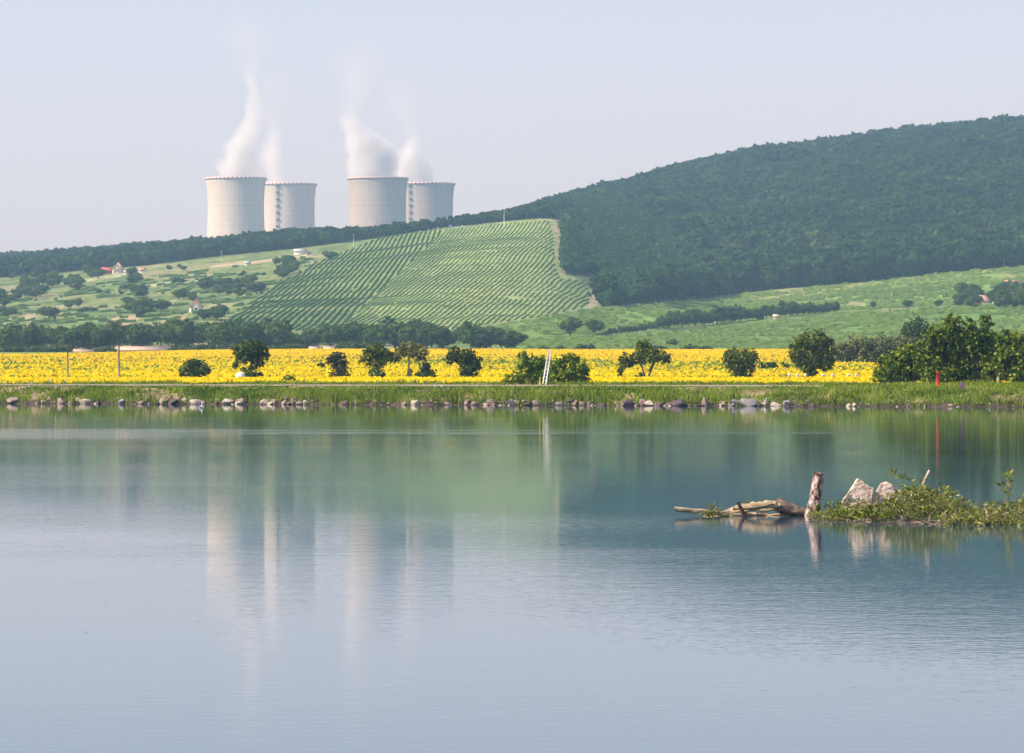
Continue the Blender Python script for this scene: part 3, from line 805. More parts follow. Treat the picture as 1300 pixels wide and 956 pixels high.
wood = [proto_mesh('woodland_crown', 100 + k, 4.0, 7.5, 0.75, [M['leaf_wood'], M['bark']], 0.55) for k in range(5)]
plant = [proto_mesh('plantation_crown', 120 + k, 2.6, 7.0, 0.6, [M['leaf_conifer'], M['bark']], 0.5) for k in range(3)]
forest('hill_forest', 'dense dark deciduous forest covering the big hill', WOOD_RIGHT, wood, 1450, 3150, (690, 1400), 5.8, 1, lambda P: np.interp(P[:, 0] / P[:, 1] * F + CX, [700, 860], [0.8, 1.28]),
       lambda px, py, X, Y: ~inpoly(px, py, PLANT))
forest('plantation_forest', 'smoother green young plantation beside the vineyard', PLANT, plant, 1450, 2500, (700, 900), 3.0, 2, 0.8)
forest('ridge_forest', 'blue green forest along the low ridge below the towers', None, wood, 2060, 3130, (-100, 725), 5.4, 3, lambda P: 0.95 * np.interp(P[:, 0] / P[:, 1] * F + CX, [380, 460, 640, 720], [1, 0.7, 0.72, 0.9]),
       lambda px, py, X, Y: (Y > np.interp(px, [0, 300, 480, 560, 720], [2070, 2075, 2085, 2085, 2060])) & ~inpoly(px, py, VY_MAIN) & ((Y > 2150) | (px < 705)))

# ------------------------------------------------------------------ vineyards
def vine_rows(name, label, poly, x0s, dirx, Y0, Y1, mat, w=0.6, h=1.7, step=1.6, seed=0, gap=0.06):
    a = Acc(); r_ = rng(seed)
    for x0 in x0s:
        Y = np.arange(Y0, Y1, step); X = x0 + dirx * Y + (vn(Y / 60, Y * 0, 7) - 0.5) * 0.3
        px = X / Y * F + CX; z = zat(X, Y); py = HY - (z - H) / Y * F
        ok = inpoly(px, py, poly)
        ok &= vn(X / 7, Y / 9, 77) > 0.06
        ok &= r_.random(len(Y)) > gap
        n = len(Y)
        hh = h * (0.85 + 0.35 * r_.random(n)) * (0.6 + 0.8 * fbm(X / 22, Y / 30, 15)); ww = w * (0.8 + 0.45 * r_.random(n)); jx = (r_.random(n) - 0.5) * 0.3
        V = np.stack([np.stack([X - ww + jx, Y, z - 0.1], -1), np.stack([X - ww * 0.7 + jx, Y, z + hh * 0.75], -1), np.stack([X + jx * 2, Y, z + hh], -1), np.stack([X + ww * 0.7 + jx, Y, z + hh * 0.75], -1), np.stack([X + ww + jx, Y, z - 0.1], -1)], 1)
        i = np.where(ok[:-1] & ok[1:])[0]
        if len(i) == 0: continue
        # every metre of row is its own tuft so the leaves vary along it
        base = np.arange(len(i))[:, None] * 10
        VV = np.concatenate([V[i], V[i + 1]], 1).reshape(-1, 3)
        Q = np.concatenate([base + np.array([[k, k + 1, 5 + k + 1, 5 + k]]) for k in range(4)], 0)
        a.add(VV, Q, 0)
    o = a.build(name, [mat]); tag(o, label, 'vineyard', None, 'stuff'); return o
VL = [p for p in VY_MAIN]
split = lambda left: None
xs_all = np.arange(-250, 0, 2.4)
# the dark older block left, the paler block right of a diagonal strip
xs_l = np.arange(-140, -20, 2.35); xs_r = np.arange(-260, -50, 1.95)
VY_L = [(283, 412), (330, 376), (393, 338), (430, 322), (480, 303), (560, 291), (564, 292), (428, 421), (400, 422)]
VY_R = [(564, 292), (640, 284), (696, 280), (702, 300), (704, 340), (712, 354), (749, 356), (746, 388), (700, 400), (560, 420), (428, 421)]
vine_rows('vineyard', 'dark green vineyard rows on the left half of the hillside', VY_L, xs_l, 0.015, 1150, 2080, M['vine_dark'], 0.36, 0.7, seed=5, gap=0.02)
vine_rows('vineyard', 'paler green vineyard rows on the slope right below the ridge', VY_R, xs_r, 0.07, 1150, 2080, M['vine'], 0.3, 0.4, seed=6, gap=0.04)

def cross_rows(name, label, poly, Y0, Y1, dy, mat, slope=0.0, pxr=(560, 1420), seed=0, h=1.5, gap=0.15, minf=0.36):
    a = Acc(); r_ = rng(seed)
    for Yr in np.arange(Y0, Y1, dy):
        X = np.arange((pxr[0] - CX) / F * Yr, (pxr[1] - CX) / F * Yr, 1.3)
        Y = Yr + slope * X + (vn(X / 30, X * 0 + Yr, 5) - 0.5) * 2
        px = X / Y * F + CX; z = zat(X, Y); py = HY - (z - H) / Y * F
        ok = inpoly(px, py, poly) & (r_.random(len(X)) > gap) & (fbm(X / 14, Y / 25, 66) > minf)
        n = len(X); hh = h * (0.4 + 0.9 * r_.random(n)); ww = 0.7 * (0.7 + 0.6 * r_.random(n))
        V = np.stack([np.stack([X, Y - ww, z - 0.1], -1), np.stack([X, Y - ww * 0.6, z + hh * 0.75], -1), np.stack([X, Y, z + hh], -1), np.stack([X, Y + ww, z - 0.1], -1)], 1)
        i = np.where(ok[:-1] & ok[1:])[0]
        if len(i) == 0: continue
        base = np.arange(len(i))[:, None] * 8
        VV = np.concatenate([V[i], V[i + 1]], 1).reshape(-1, 3)
        a.add(VV, np.concatenate([base + np.array([[k, 4 + k, 5 + k, k + 1]]) for k in range(3)], 0), 0)
    o = a.build(name, [mat]); tag(o, label, 'vineyard', None, 'stuff'); return o
M['vine_light'] = mat_leaf('light_vine_leaves', (0.11, 0.18, 0.035), (0.18, 0.27, 0.055), (0.28, 0.33, 0.1), world_scale=0.015, trans=0.15)
cross_rows('vineyard', 'light green vineyard strip between the forest edge and the hedge', FIELD_UP, 1200, 1960, 6.5, M['vine_light'], 0.3, seed=7, h=1.0)
cross_rows('vineyard', 'bright green vineyard between the hedge and the sunflowers', FIELD_LOW, 1020, 1700, 6.0, M['vine_light'], 0.3, seed=8, h=1.0)
LEFT_PLOTS = [(-40, 352), (60, 385), (120, 352), (250, 334), (395, 318), (425, 322), (330, 376), (283, 412), (150, 416), (-40, 416)]
cross_rows('vineyard', 'small terraced vine plots on the left slope below the ridge', LEFT_PLOTS, 1180, 2060, 24, M['vine'], 1.1, (-60, 430), 9, 1.2, 0.15, 0.5)

# ------------------------------------------------------------------ mid-distance trees and hedges
far_protos = {}
def far_tree_mesh(kind, k):
    key = (kind, k)
    if key not in far_protos:
        r_ = rng(300 + k)
        mats = {'dark': [M['leaf_far'], M['bark']], 'olive': [M['leaf_far_olive'], M['bark']]}[kind]
        far_protos[key] = proto_mesh('far_tree', 300 + k, 3.6 + r_.random(), 6.6 + 1.6 * r_.random(), 0.42, mats, 0.5, core=0.7)
    return far_protos[key]
def far_tree(px, Y, hm, kind='dark', label='', group='', wide=1.0, name='tree', k=None, z=None, cat='tree'):
    r_ = far_tree.r
    k = int(r_.integers(0, 6)) if k is None else k
    me = far_tree_mesh(kind, k)
    X = (px - CX) / F * Y
    o = bpy.data.objects.new(name, me); COL.objects.link(o)
    s = hm / 7.4
    o.location = (X, Y, (zat(X, Y)[0] if z is None else z) - 0.1)
    o.scale = (s * wide, s * wide, s); o.rotation_euler = (0, 0, r_.random() * 6.28)
    tag(o, label, cat, group); return o
far_tree.r = rng(77)

r_ = rng(12)
# belt of trees at the foot of the hillside
for i in range(125):
    px = -25 + i * 5.6 + r_.normal() * 2.0
    if px > 668: break
    Y = 1060 + r_.random() * 130
    top = np.interp(px, [0, 60, 130, 200, 300, 345, 380, 440, 500, 540, 560, 600, 640, 700], [409, 414, 408, 408, 404, 405, 416, 408, 402, 408, 414, 410, 416, 424]) + (r_.random() ** 1.5) * 12
    if 392 < px < 424 or 146 < px < 216: Y = 1100 + r_.random() * 90
    X = (px - CX) / F * Y; z = zat(X, Y)[0]
    hm = max(2.5, (H + (HY - top) / F * Y) - z)
    far_tree(px, Y, hm, 'olive' if r_.random() < 0.35 else 'dark', 'dark leafy tree in the long belt between the sunflowers and the hillside', 'trees of the belt behind the sunflower field', 0.85 + 0.35 * r_.random())
for i in range(58):
    px = -20 + i * 9 + r_.normal() * 3
    if px > 470: break
    Y = 965 + r_.random() * 30
    if 84 < px < 124 or 144 < px < 216 or 392 < px < 424: continue
    far_tree(px, Y, 2.0 + 1.3 * r_.random(), 'dark' if r_.random() < 0.7 else 'olive', 'low dark shrub along the far edge of the sunflower field', 'shrubs at the far edge of the sunflower field', 1.5, 'shrub', cat='shrub')
# clusters on the slopes: (cx, cy, rx, ry, n, height m)
CL = [(12, 380, 16, 10, 10, 6), (50, 368, 20, 12, 16, 6.5), (84, 358, 20, 9, 14, 6), (120, 348, 11, 4, 6, 6), (172, 352, 13, 5, 9, 4.5), (62, 399, 8, 8, 4, 5), (93, 388, 8, 2, 3, 3.5),
      (185, 393, 28, 8, 18, 5), (172, 371, 16, 5, 7, 4), (255, 362, 14, 5, 7, 5), (300, 366, 32, 9, 20, 5.5), (362, 342, 20, 9, 14, 6.5), (418, 325, 6, 3, 3, 4), (215, 360, 18, 4, 5, 3.5),
      (225, 340, 14, 3, 4, 3), (140, 370, 14, 3, 5, 3), (110, 394, 14, 3, 4, 3), (235, 378, 10, 4, 6, 4.5), (30, 352, 26, 3, 7, 4), (5, 397, 10, 4, 4, 4.5), (320, 346, 16, 3, 5, 3), (268, 404, 18, 5, 8, 5)]
for cx, cy, rx, ry, n, h in CL:
    for k in range(max(3, int(n * 0.75))):
        px = cx + (r_.random() - 0.5) * 2 * rx; py = cy + (r_.random() - 0.5) * 2 * ry
        g = ground_at(px, py + 3)
        big = h >= 5
        far_tree(px, g[1], h * (0.55 + 0.5 * r_.random()), 'dark' if r_.random() < 0.65 else 'olive', 'rounded tree in a clump on the left slope' if big else 'low shrub among the small plots of the left slope', 'clumped trees on the left slope' if big else 'scattered shrubs on the left slope', 1.0 + 0.4 * r_.random(), name='tree' if big else 'shrub', cat='tree' if big else 'shrub')
# hedge line climbing right
for i in range(64):
    t = i / 63; px = 770 + 292 * t + r_.normal() * 1.5
    py = np.interp(px, [770, 840, 900, 1000, 1062], [427, 418, 413, 402, 397])
    g = ground_at(px, py)
    hh = np.interp(px, [770, 830, 850, 930, 1062], [2.6, 3, 5.5, 6.0, 4.2]) * (0.7 + 0.45 * r_.random())
    far_tree(px, g[1], hh, 'dark' if r_.random() < 0.8 else 'olive', 'dark tree in the diagonal hedge line across the right fields', 'trees of the diagonal hedge line', 0.9)
for i, (px, py, h, w, lab) in enumerate([
        (724, 427, 6.0, 1.0, 'dark round tree left of a similar one below the vineyard'), (755, 426, 5.2, 1.2, 'dark round tree right of its twin below the vineyard'),
        (1108, 393, 3.8, 0.6, 'narrow upright dark tree alone in the right fields'), (1152, 391, 3.6, 1.2, 'small round tree alone right of the narrow upright one'),
        (1191, 390, 2.8, 1.0, 'little dark bush left of the farm houses'), (853, 441, 2.4, 1.4, 'low bush on the green field right of the branching tree')]):
    g = ground_at(px, py); far_tree(px, g[1], h, 'dark', lab, 'single trees of the right fields', w)
for cx, cy, rx, ry, n, h in [(1225, 384, 20, 4, 12, 5.5), (1225, 374, 14, 3, 6, 6), (1282, 385, 22, 5, 15, 6), (1290, 372, 20, 4, 9, 6), (1340, 380, 30, 8, 12, 6)]:
    for k in range(n):
        px = cx + (r_.random() - 0.5) * 2 * rx; py = cy + (r_.random() - 0.5) * 2 * ry
        if abs(px - 1247) < 5 and py > 380: continue
        g = ground_at(px, py + 3); far_tree(px, g[1], h * (0.6 + 0.5 * r_.random()), 'dark' if r_.random() < 0.75 else 'olive', 'tree in the grove around the farm houses at right', 'grove around the right farm houses')
for px, w in [(690, 1), (712, 1.2), (738, 1.5), (746, 1.2), (815, 1.2), (826, 1.6), (838, 1.2), (872, 1.2), (884, 1.5), (898, 1)]:
    far_tree(px, 975, 2.6, 'dark', 'low hedge bush behind the sunflowers at the foot of the right field', 'hedge bushes at the foot of the right field', w, 'bush', cat='bush')

# ------------------------------------------------------------------ houses and masts
M['wall_white'] = mat_flat('white_render', (0.78, 0.76, 0.72)); M['wall_cream'] = mat_flat('cream_render', (0.7, 0.6, 0.45)); M['roof_red'] = mat_flat('red_roof_tiles', (0.55, 0.12, 0.09))
M['roof_pink'] = mat_flat('faded_pink_roof_tiles', (0.6, 0.33, 0.25)); M['roof_grey'] = mat_flat('pale_grey_roof_sheets', (0.5, 0.52, 0.54)); M['window'] = mat_flat('dark_window_glass', (0.04, 0.05, 0.06), 0.2)
M['earth'] = mat_flat('beige_wall_render', (0.62, 0.45, 0.3)); M['white_paint'] = mat_flat('white_paint', (0.82, 0.82, 0.8)); M['pole_wood'] = mat_flat('grey_pole_wood', (0.3, 0.25, 0.22))

def house(px, py, L_, D_, hw, hr, wall, roof, label, rz=0, nwin=2, chimney=False, name='house', cat='house', gable_front=False, Y=None, group=None):
    if Y is None: g = ground_at(px, py)
    else: X = (px - CX) / F * Y; g = np.array([X, Y, zat(X, Y)[0]])
    root = empty(name, tuple(g), rz + (R(90) if gable_front else 0)); tag(root, label, cat, group)
    a = Acc(); x, y = L_ / 2, D_ / 2
    V = [(-x, -y, -1), (x, -y, -1), (x, y, -1), (-x, y, -1), (-x, -y, hw), (x, -y, hw), (x, y, hw), (-x, y, hw), (-x, 0, hw + hr), (x, 0, hw + hr)]
    a.add(V, [[0, 1, 5, 4], [2, 3, 7, 6]]); a.F.append((np.array([[1, 2, 6, 9, 5], [3, 0, 4, 8, 7]]), 0))
    a.build('wall', [wall], root)
    a = Acc(); o = 0.35; e = o * hr / y
    V = []
    for s in (-1, 1):
        for dz in (0.02, 0.2):
            V += [(-x - o, s * (y + o), hw - e + dz), (x + o, s * (y + o), hw - e + dz), (x + o, 0, hw + hr + dz), (-x - o, 0, hw + hr + dz)]
    for s in (0, 8):
        a.add(V[s:s + 8], [[0, 1, 2, 3], [4, 7, 6, 5], [0, 4, 5, 1], [1, 5, 6, 2], [3, 2, 6, 7], [0, 3, 7, 4]])
    rf = a.build('roof', [roof], root)
    if chimney:
        a = Acc(); box(a, x * 0.3, x * 0.3 + 0.6, -0.3, 0.3, hw + hr * 0.6, hw + hr + 0.9); a.build('chimney', [M['roof_red']], rf)
    for k in range(nwin):
        cx = -x + L_ * (k + 0.6) / (nwin + 0.2)
        a = Acc(); box(a, cx - 0.45, cx + 0.45, -y - 0.04, -y + 0.02, hw * 0.4, hw * 0.8); a.build('window', [M['window']], root)
    if gable_front:
        a = Acc(); box(a, -x - 0.04, -x + 0.02, -0.45, 0.45, hw * 0.35, hw * 0.75); a.build('window', [M['window']], root)
        a = Acc(); box(a, -x - 0.04, -x + 0.02, y * 0.35, y * 0.35 + 0.9, 0.0, 2.0); a.build('door', [M['pole_wood']], root)
    return root
house(150, 347, 7, 5, 2.4, 2.3, M['wall_cream'], M['wall_cream'], 'cream gabled house beside the red barn on the left slope', gable_front=True, chimney=True)
house(136.5, 348, 5.5, 4, 1.4, 1.6, M['roof_red'], M['roof_red'], 'low bright red roofed barn left of the cream house', name='barn', cat='barn', nwin=0)
house(249, 396, 5.5, 4.5, 2.0, 1.6, M['wall_white'], M['roof_red'], 'little white house with red gable roof in the trees of the left slope', gable_front=True, chimney=True)
house(180.5, 346, 3, 2.4, 1.2, 0.8, M['wall_white'], M['roof_pink'], 'tiny white hut with pinkish roof right of the cream house', name='hut', cat='hut', nwin=1)
house(160, 349, 1.6, 1.6, 1.4, 0.5, M['wall_white'], M['roof_grey'], 'small white shed just right below the cream house', name='hut', cat='hut', nwin=0)
house(381, 323, 5.5, 4, 1.5, 0.9, M['wall_white'], M['roof_grey'], 'low shed with pale bluish roof left of the vineyard top', name='shed', cat='shed', nwin=0)
house(393.5, 325, 2.0, 2, 1.8, 1.2, M['wall_white'], M['roof_pink'], 'tiny pink roofed hut right of the bluish shed', name='hut', cat='hut', nwin=1, gable_front=True)
house(314, 337, 2.4, 2, 1.2, 0.6, M['wall_white'], M['roof_grey'], 'small grey white hut alone on the terraced plots', name='hut', cat='hut', nwin=0)
house(181, 444, 12.6, 5, 1.2, 0.8, M['earth'], M['earth'], 'long low beige shed with dark end behind the sunflowers, largest of the beige sheds', Y=1010, nwin=0, name='long_shed', cat='shed')
house(103, 444.5, 6.4, 4, 1.0, 0.5, M['earth'], M['earth'], 'shorter low beige shed left of the long beige one', Y=1010, nwin=0, name='long_shed', cat='shed')
house(399, 440, 2.0, 2, 1.0, 0.5, M['earth'], M['earth'], 'small beige hut in the tree belt, left of its pair', Y=1005, nwin=0, name='hut', cat='hut')
house(418.5, 439.5, 2.4, 2, 1.0, 0.5, M['earth'], M['earth'], 'small beige hut in the tree belt, right of its pair', Y=1005, nwin=0, name='hut', cat='hut')
house(1249, 386, 3.6, 3, 1.2, 1.8, M['wall_cream'], M['roof_pink'], 'farm house with pink roof in the right grove', name='house', nwin=1)
house(1236, 390, 1.6, 1.6, 1.0, 0.5, M['wall_white'], M['roof_red'], 'tiny white hut left below the pink roofed house', name='hut', cat='hut', nwin=0)
house(1266, 389, 2.6, 2, 0.9, 0.4, M['wall_white'], M['wall_white'], 'flat white hut right of the pink roofed house', name='hut', cat='hut', nwin=0)
house(1285, 364, 6.2, 4, 0.9, 1.4, M['wall_cream'], M['roof_pink'], 'long beige barn roof above the grove at the right edge', name='barn', cat='barn', nwin=0, rz=R(12))
house(985, 405, 1.6, 1.4, 1.0, 0.5, M['wall_cream'], M['wall_cream'], 'tiny cream hut in the diagonal hedge line', name='hut', cat='hut', nwin=0)

def mast(px, pbase, ptop, label, mat, arm=True, Y=None, group=None, rad=0.14):
    if Y is None: g = ground_at(px, pbase)
    else: X = (px - CX) / F * Y; g = np.array([X, Y, zat(X, Y)[0]])
    h = H + (HY - ptop) / F * g[1] - g[2]
    root = empty('utility_pole', tuple(g)); tag(root, label, 'utility pole', group)
    a = Acc(); tube(a, [(0, 0, -0.5), (0, 0, h)], [rad * 1.2, rad * 0.8], 8); a.build('pole', [mat], root)
    if arm:
        a = Acc(); box(a, -0.36, 0.36, -0.03, 0.03, h - 0.2, h - 0.14); c = a.build('cross_arm', [mat], root)
        for s in ((-0.36, 0, 0.36) if rad > 0.12 else ()):
            a = Acc(); tube(a, [(s, 0, h - 0.2), (s, 0, h + 0.1)], 0.06, 6); a.build('insulator', [M['white_paint']], c)
    return root, h
mast(640, 290, 264, 'thin white mast on the skyline above the paler vineyard', M['white_paint'])
mast(728, 268, 251, 'thin white pole, left one of the pair in the forest', M['white_paint'], False)
mast(732, 268, 254, 'thin white pole, right one of the pair in the forest', M['white_paint'], False)
mast(449, 314, 298, 'grey pole on the brow left above the dark vineyard', M['roof_grey'])
mast(281, 333, 319, 'grey pole in front of the ridge forest below the leftmost tower', M['roof_grey'])
YP = 386
pa, ha = mast(86, 0, 437, 'wooden power pole with cross arm in the sunflowers, left one', M['pole_wood'], Y=YP, rad=0.08)
pb, hb = mast(151, 0, 437, 'wooden power pole with cross arm in the sunflowers, right one', M['pole_wood'], Y=YP, rad=0.08)
# wires: previous pole out of frame left, on to the hedge
M['wire'] = mat_flat('dark_wire', (0.12, 0.12, 0.13))
za = pa.location.z + ha; zb = pb.location.z + hb
a = Acc()
for s in (-0.36, 0.36):
    spans = [((pa.location.x - 30 + s, YP - 30, za + 0.1), (pa.location.x + s, YP, za)), ((pa.location.x + s, YP, za), (pb.location.x + s, YP, zb)), ((pb.location.x + s, YP, zb), (pb.location.x + 24 + s, YP + 160, zb + 2.0))]
    for p, q in spans:
        p, q = np.array(p), np.array(q)
        tube(a, [p * (1 - t) + q * t - np.array([0, 0, 1.0]) * 1.0 * 4 * t * (1 - t) * 0.5 for t in np.linspace(0, 1, 14)], 0.02, 4)
tag(a.build('power_line', [M['wire']]), 'sagging power wires strung between the two wooden poles', 'power line')

# ------------------------------------------------------------------ sunflower field
def sunflowers():
    r_ = rng(5); a = Acc()
    def block(Y0, Y1, dens, prob, head, ht, pm=0):
        Y = Y0
        st = 1 / math.sqrt(dens)
        Ps = []
        while Y < Y1:
            w0, w1 = (-60 - CX) / F * Y, (1360 - CX) / F * Y
            n = int((w1 - w0) / st)
            X = w0 + (np.arange(n) + 0.8 * r_.random(n)) * st; yy = Y + (r_.random(n) - 0.5) * st * 0.8
            ok = ((yy - shore(X)) > 28.5) & (yy < np.interp(X / yy * F + CX, [-50, 60, 160, 300], [750, 770, 840, 960]))
            Ps.append(np.stack([X, yy], -1)[ok]); Y += st
        Ps = np.concatenate(Ps); n = len(Ps)
        X, Y = Ps[:, 0], Ps[:, 1]
        z = zat(X, Y) + ht * (0.92 + 0.13 * r_.random(n)) + 0.12 * (fbm(X / 8, Y / 8, 81) - 0.5)
        # heads
        pr = prob(X, Y); hd = r_.random(n) < pr
        m = int(hd.sum()); C = np.stack([X, Y, z], -1)[hd]
        N = np.array([-0.25, -0.92, 0.22]) + r_.normal(size=(m, 3)) * 0.28; N /= np.linalg.norm(N, axis=1)[:, None]
        U = np.cross(N, [0, 0, 1.0]); U /= np.linalg.norm(U, axis=1)[:, None]; W = np.cross(U, N)
        s = head * (0.75 + 0.5 * r_.random(m))
        for k_, (rr, off, mt) in enumerate(((1.0, 0.0, pm), (0.36, 0.03, 1))):
            nn = 8 if k_ == 0 else 6
            VV = []
            for k in range(nn):
                th = 2 * math.pi * k / nn + k_; q = s * rr * (1 if (k % 2 == 0 or k_) else 0.8)
                VV.append(C + N * off + U * (q * math.cos(th))[:, None] + W * (q * math.sin(th))[:, None])
            a.add(np.stack(VV, 1).reshape(-1, 3), np.arange(m * nn).reshape(m, nn), mt)
        # leaves under and around each head
        for k in range(3):
            Cl = np.stack([X + r_.normal(size=n) * 0.2, Y + r_.normal(size=n) * 0.2, z - 0.08 - 0.35 * r_.random(n)], -1)
            Nl = np.array([-0.1, -0.4, 0.8]) + r_.normal(size=(n, 3)) * 0.4; Nl /= np.linalg.norm(Nl, axis=1)[:, None]
            cards(a, Cl, Nl, head * 1.5, 0.75, r_, 2)
        return n
    p1 = lambda X, Y: np.clip(0.8 + (fbm(X / 4, Y / 10, 95) - 0.5) * 0.5, 0, 1)
    def p2(X, Y):
        g = np.interp(Y, [385, 430, 470, 560, 640, 800, 955], [0.85, 0.6, 0.26, 0.14, 0.34, 0.72, 0.85])
        return np.clip(g + (fbm(X / 25, Y / 60, 91) - 0.5) * 0.9, 0.04, 0.97)
    n = block(285, 372, 4.2, p1, 0.13, 1.32)
    n += block(388, 560, 1.8, p2, 0.16, 1.35)
    n += block(560, 950, 0.9, p2, 0.2, 1.35, 4)
    print('sunflowers', n)
    # leafy canopy below the heads
    for (Y0, Y1, sy) in ((290, 374, 1.0), (387, 952, 4.0)):
        Yr = np.arange(Y0, Y1, sy); PX = np.arange(-70, 1375, 8.0)
        pxg, Yg = np.meshgrid(PX, Yr); Xg = (pxg - CX) / F * Yg
        zg = zat(Xg.ravel(), Yg.ravel()).reshape(Xg.shape) + 0.98 + 0.12 * vn(Xg * 3, Yg * 3, 4)
        zg = np.where(Yg - shore(Xg) > 29.2, zg, zat(Xg.ravel(), Yg.ravel()).reshape(Xg.shape) - 0.3)
        zg[0] -= 1.3; zg[-1] -= 1.3
        idx = np.arange(zg.size).reshape(zg.shape)
        a.add(np.stack([Xg, Yg, zg], -1).reshape(-1, 3), np.stack([idx[:-1, :-1], idx[:-1, 1:], idx[1:, 1:], idx[1:, :-1]], -1).reshape(-1, 4), 3)
    o = a.build('sunflower_field', [M['petal'], M['seed'], M['crop'], M['canopy'], M['petal_far']])
    tag(o, 'wide field of yellow sunflowers in full bloom', 'sunflowers', None, 'stuff')
M['canopy'] = mat_noise('crop_understorey', [(0.3, (0.14, 0.19, 0.025)), (0.7, (0.26, 0.3, 0.04))], 1.5)
sunflowers()

# ------------------------------------------------------------------ trees among the sunflowers
def lobed_tree(name, px0, pbase_z, Y, lobes, trunks, leafmat, label, cat='tree', leaf=0.15, dens=1.0, group=None, depth=0.85, seed=0, barkm=None, core=0.42):
    """lobes in photo px around the tree: (cx, cy, rx, ry); trunks: lists of (px,py,r px)"""
    X0 = (px0 - CX) / F * Y
    root = empty(name, (X0, Y, pbase_z)); tag(root, label, cat, group)
    r_ = rng(seed + 900); base = np.array([X0, Y, pbase_z])
    a = Acc(); LL = []
    for (cx, cy, rx, ry) in lobes:
        c = P(cx, cy, Y) - base; c[1] += (r_.random() - 0.5) * rx / F * Y * 0.9
        LL.append((*c, rx / F * Y, rx / F * Y * depth, ry / F * Y))
    if trunks:
        b = Acc()
        for k, t in enumerate(trunks):
            pts = [P(q[0], q[1], Y) - base for q in t]; pts[0][2] = min(pts[0][2], -0.15) if k == 0 else pts[0][2]
            tube(b, pts, [q[2] / F * Y for q in t], 8, 0, 0.2, seed + k)
        # limbs reaching into the lobes
        fork = P(trunks[0][-1][0], trunks[0][-1][1], Y) - base
        for L in LL:
            c = np.array(L[:3])
            if c[2] > 0.8:
                mid = (fork + c) / 2 + r_.normal(size=3) * 0.12
                tube(b, [fork, mid, c + np.array([0, 0, L[5] * 0.3])], [0.07, 0.05, 0.02], 6, 0, 0.2, seed)
        b.build('trunk', [barkm or M['bark']], root)
    crown(a, LL, leaf, dens, seed + 1, core=core)
    # stray twigs breaking the outline
    a.build('crown' if cat == 'tree' else 'foliage', [leafmat], root)
    return root

YT = 381.0
def zt(px): return float(zat((px - CX) / F * YT, YT)[0])
def t1(name, px, lobes, trunks, mat, label, **k):
    cat = k.pop('cat', 'tree')
    return lobed_tree(name, px, zt(px), YT, lobes, trunks, mat, label, cat=cat, group='trees and bushes in the sunflower field', **k)
B = 486
t1('bush', 245, [(237, 469, 10, 8), (250, 466, 12, 10), (258, 470, 9, 7), (243, 476, 14, 8), (244, 461, 8, 6)], [[(245, B, 2), (245, 474, 1.5)]], M['leaf_mid'], 'low spreading olive green bush, leftmost in the sunflowers', cat='bush', seed=1)
t1('tree', 319, [(318, 441, 16, 10), (304, 446, 10, 9), (332, 449, 10, 9), (299, 462, 4, 7), (310, 456, 9, 7), (328, 461, 7, 6), (320, 450, 12, 8), (320, 476, 12, 11), (338, 452, 4, 5)], [[(319, B, 2.2), (319, 466, 1.8), (320, 452, 1.5)]], M['leaf_dark'], 'dark round headed tree above a low bush, left in the sunflowers', seed=2)
t1('tree', 431, [(431, 453, 9, 7), (420, 458, 9, 4), (408, 463, 5, 3), (436, 461, 7, 6), (427, 462, 8, 6), (431, 476, 12, 11), (433, 466, 9, 8), (425, 453, 8, 6)], [[(431, B, 1.6), (430, 465, 1.3), (426, 456, 1)]], M['leaf_brown'], 'sparse brownish tree leaning left in the sunflowers', dens=0.8, seed=3)
t1('tree', 479, [(478, 445, 14, 8), (464, 455, 7, 9), (489, 452, 11, 8), (500, 454, 7, 6), (480, 458, 11, 9), (479, 474, 11, 12), (467, 447, 7, 6)], [[(479, B, 2), (478, 462, 1.6), (479, 450, 1.2)]], M['leaf_mid'], 'olive flat topped tree touching the pale spreading one', seed=4)
t1('tree', 520, [(522, 440, 14, 7), (511, 446, 11, 7), (532, 450, 10, 9), (505, 453, 7, 7), (540, 446, 5, 6), (522, 449, 9, 6), (521, 475, 3, 6)], [[(519, B, 1.5), (519, 464, 1.2), (519, 448, 1.0)], [(536, B, 1.2), (534, 468, 1.1), (530, 452, 0.9)]], M['leaf_olive'], 'pale olive tree with two thin visible trunks in the sunflowers', dens=0.75, seed=5, barkm=M['bark_pale'], core=0.45)
t1('bush', 541, [(541, 474, 10, 9), (536, 478, 8, 7), (546, 478, 8, 7), (541, 467, 6, 6)], [[(541, B, 1.5), (541, 476, 1)]], M['leaf_dark'], 'small dark round bush right of the two trunked tree', cat='bush', seed=6)
t1('tree', 594, [(577, 449, 9, 9), (570, 455, 6, 7), (591, 451, 12, 9), (603, 458, 8, 9), (588, 459, 10, 7), (595, 475, 12, 11), (601, 466, 9, 6)], [[(595, B, 1.8), (592, 466, 1.5), (588, 453, 1.2)]], M['leaf_dark'], 'dark ragged tree leaning left over a bush, mid field', seed=7)
t1('tree', 820, [(818, 445, 13, 11), (834, 452, 15, 8), (845, 456, 7, 6), (809, 454, 8, 8), (822, 455, 12, 7), (812, 479, 7, 6), (816, 437, 8, 6)], [[(822, B, 2.0), (824, 476, 1.6), (831, 458, 1.2)], [(819, 480, 1.4), (815, 466, 1.2), (811, 458, 0.9)]], M['leaf_mid'], 'spreading tree with forked trunk right of the white ladder', dens=0.85, seed=8)
t1('tree', 790, [(795, 457, 9, 9), (789, 467, 6, 7), (799, 462, 6, 5), (787, 475, 3, 5)], [[(788, B, 1.4), (789, 470, 1.0)]], M['leaf_mid'], 'slim small tree left of the forked trunk tree', seed=9)
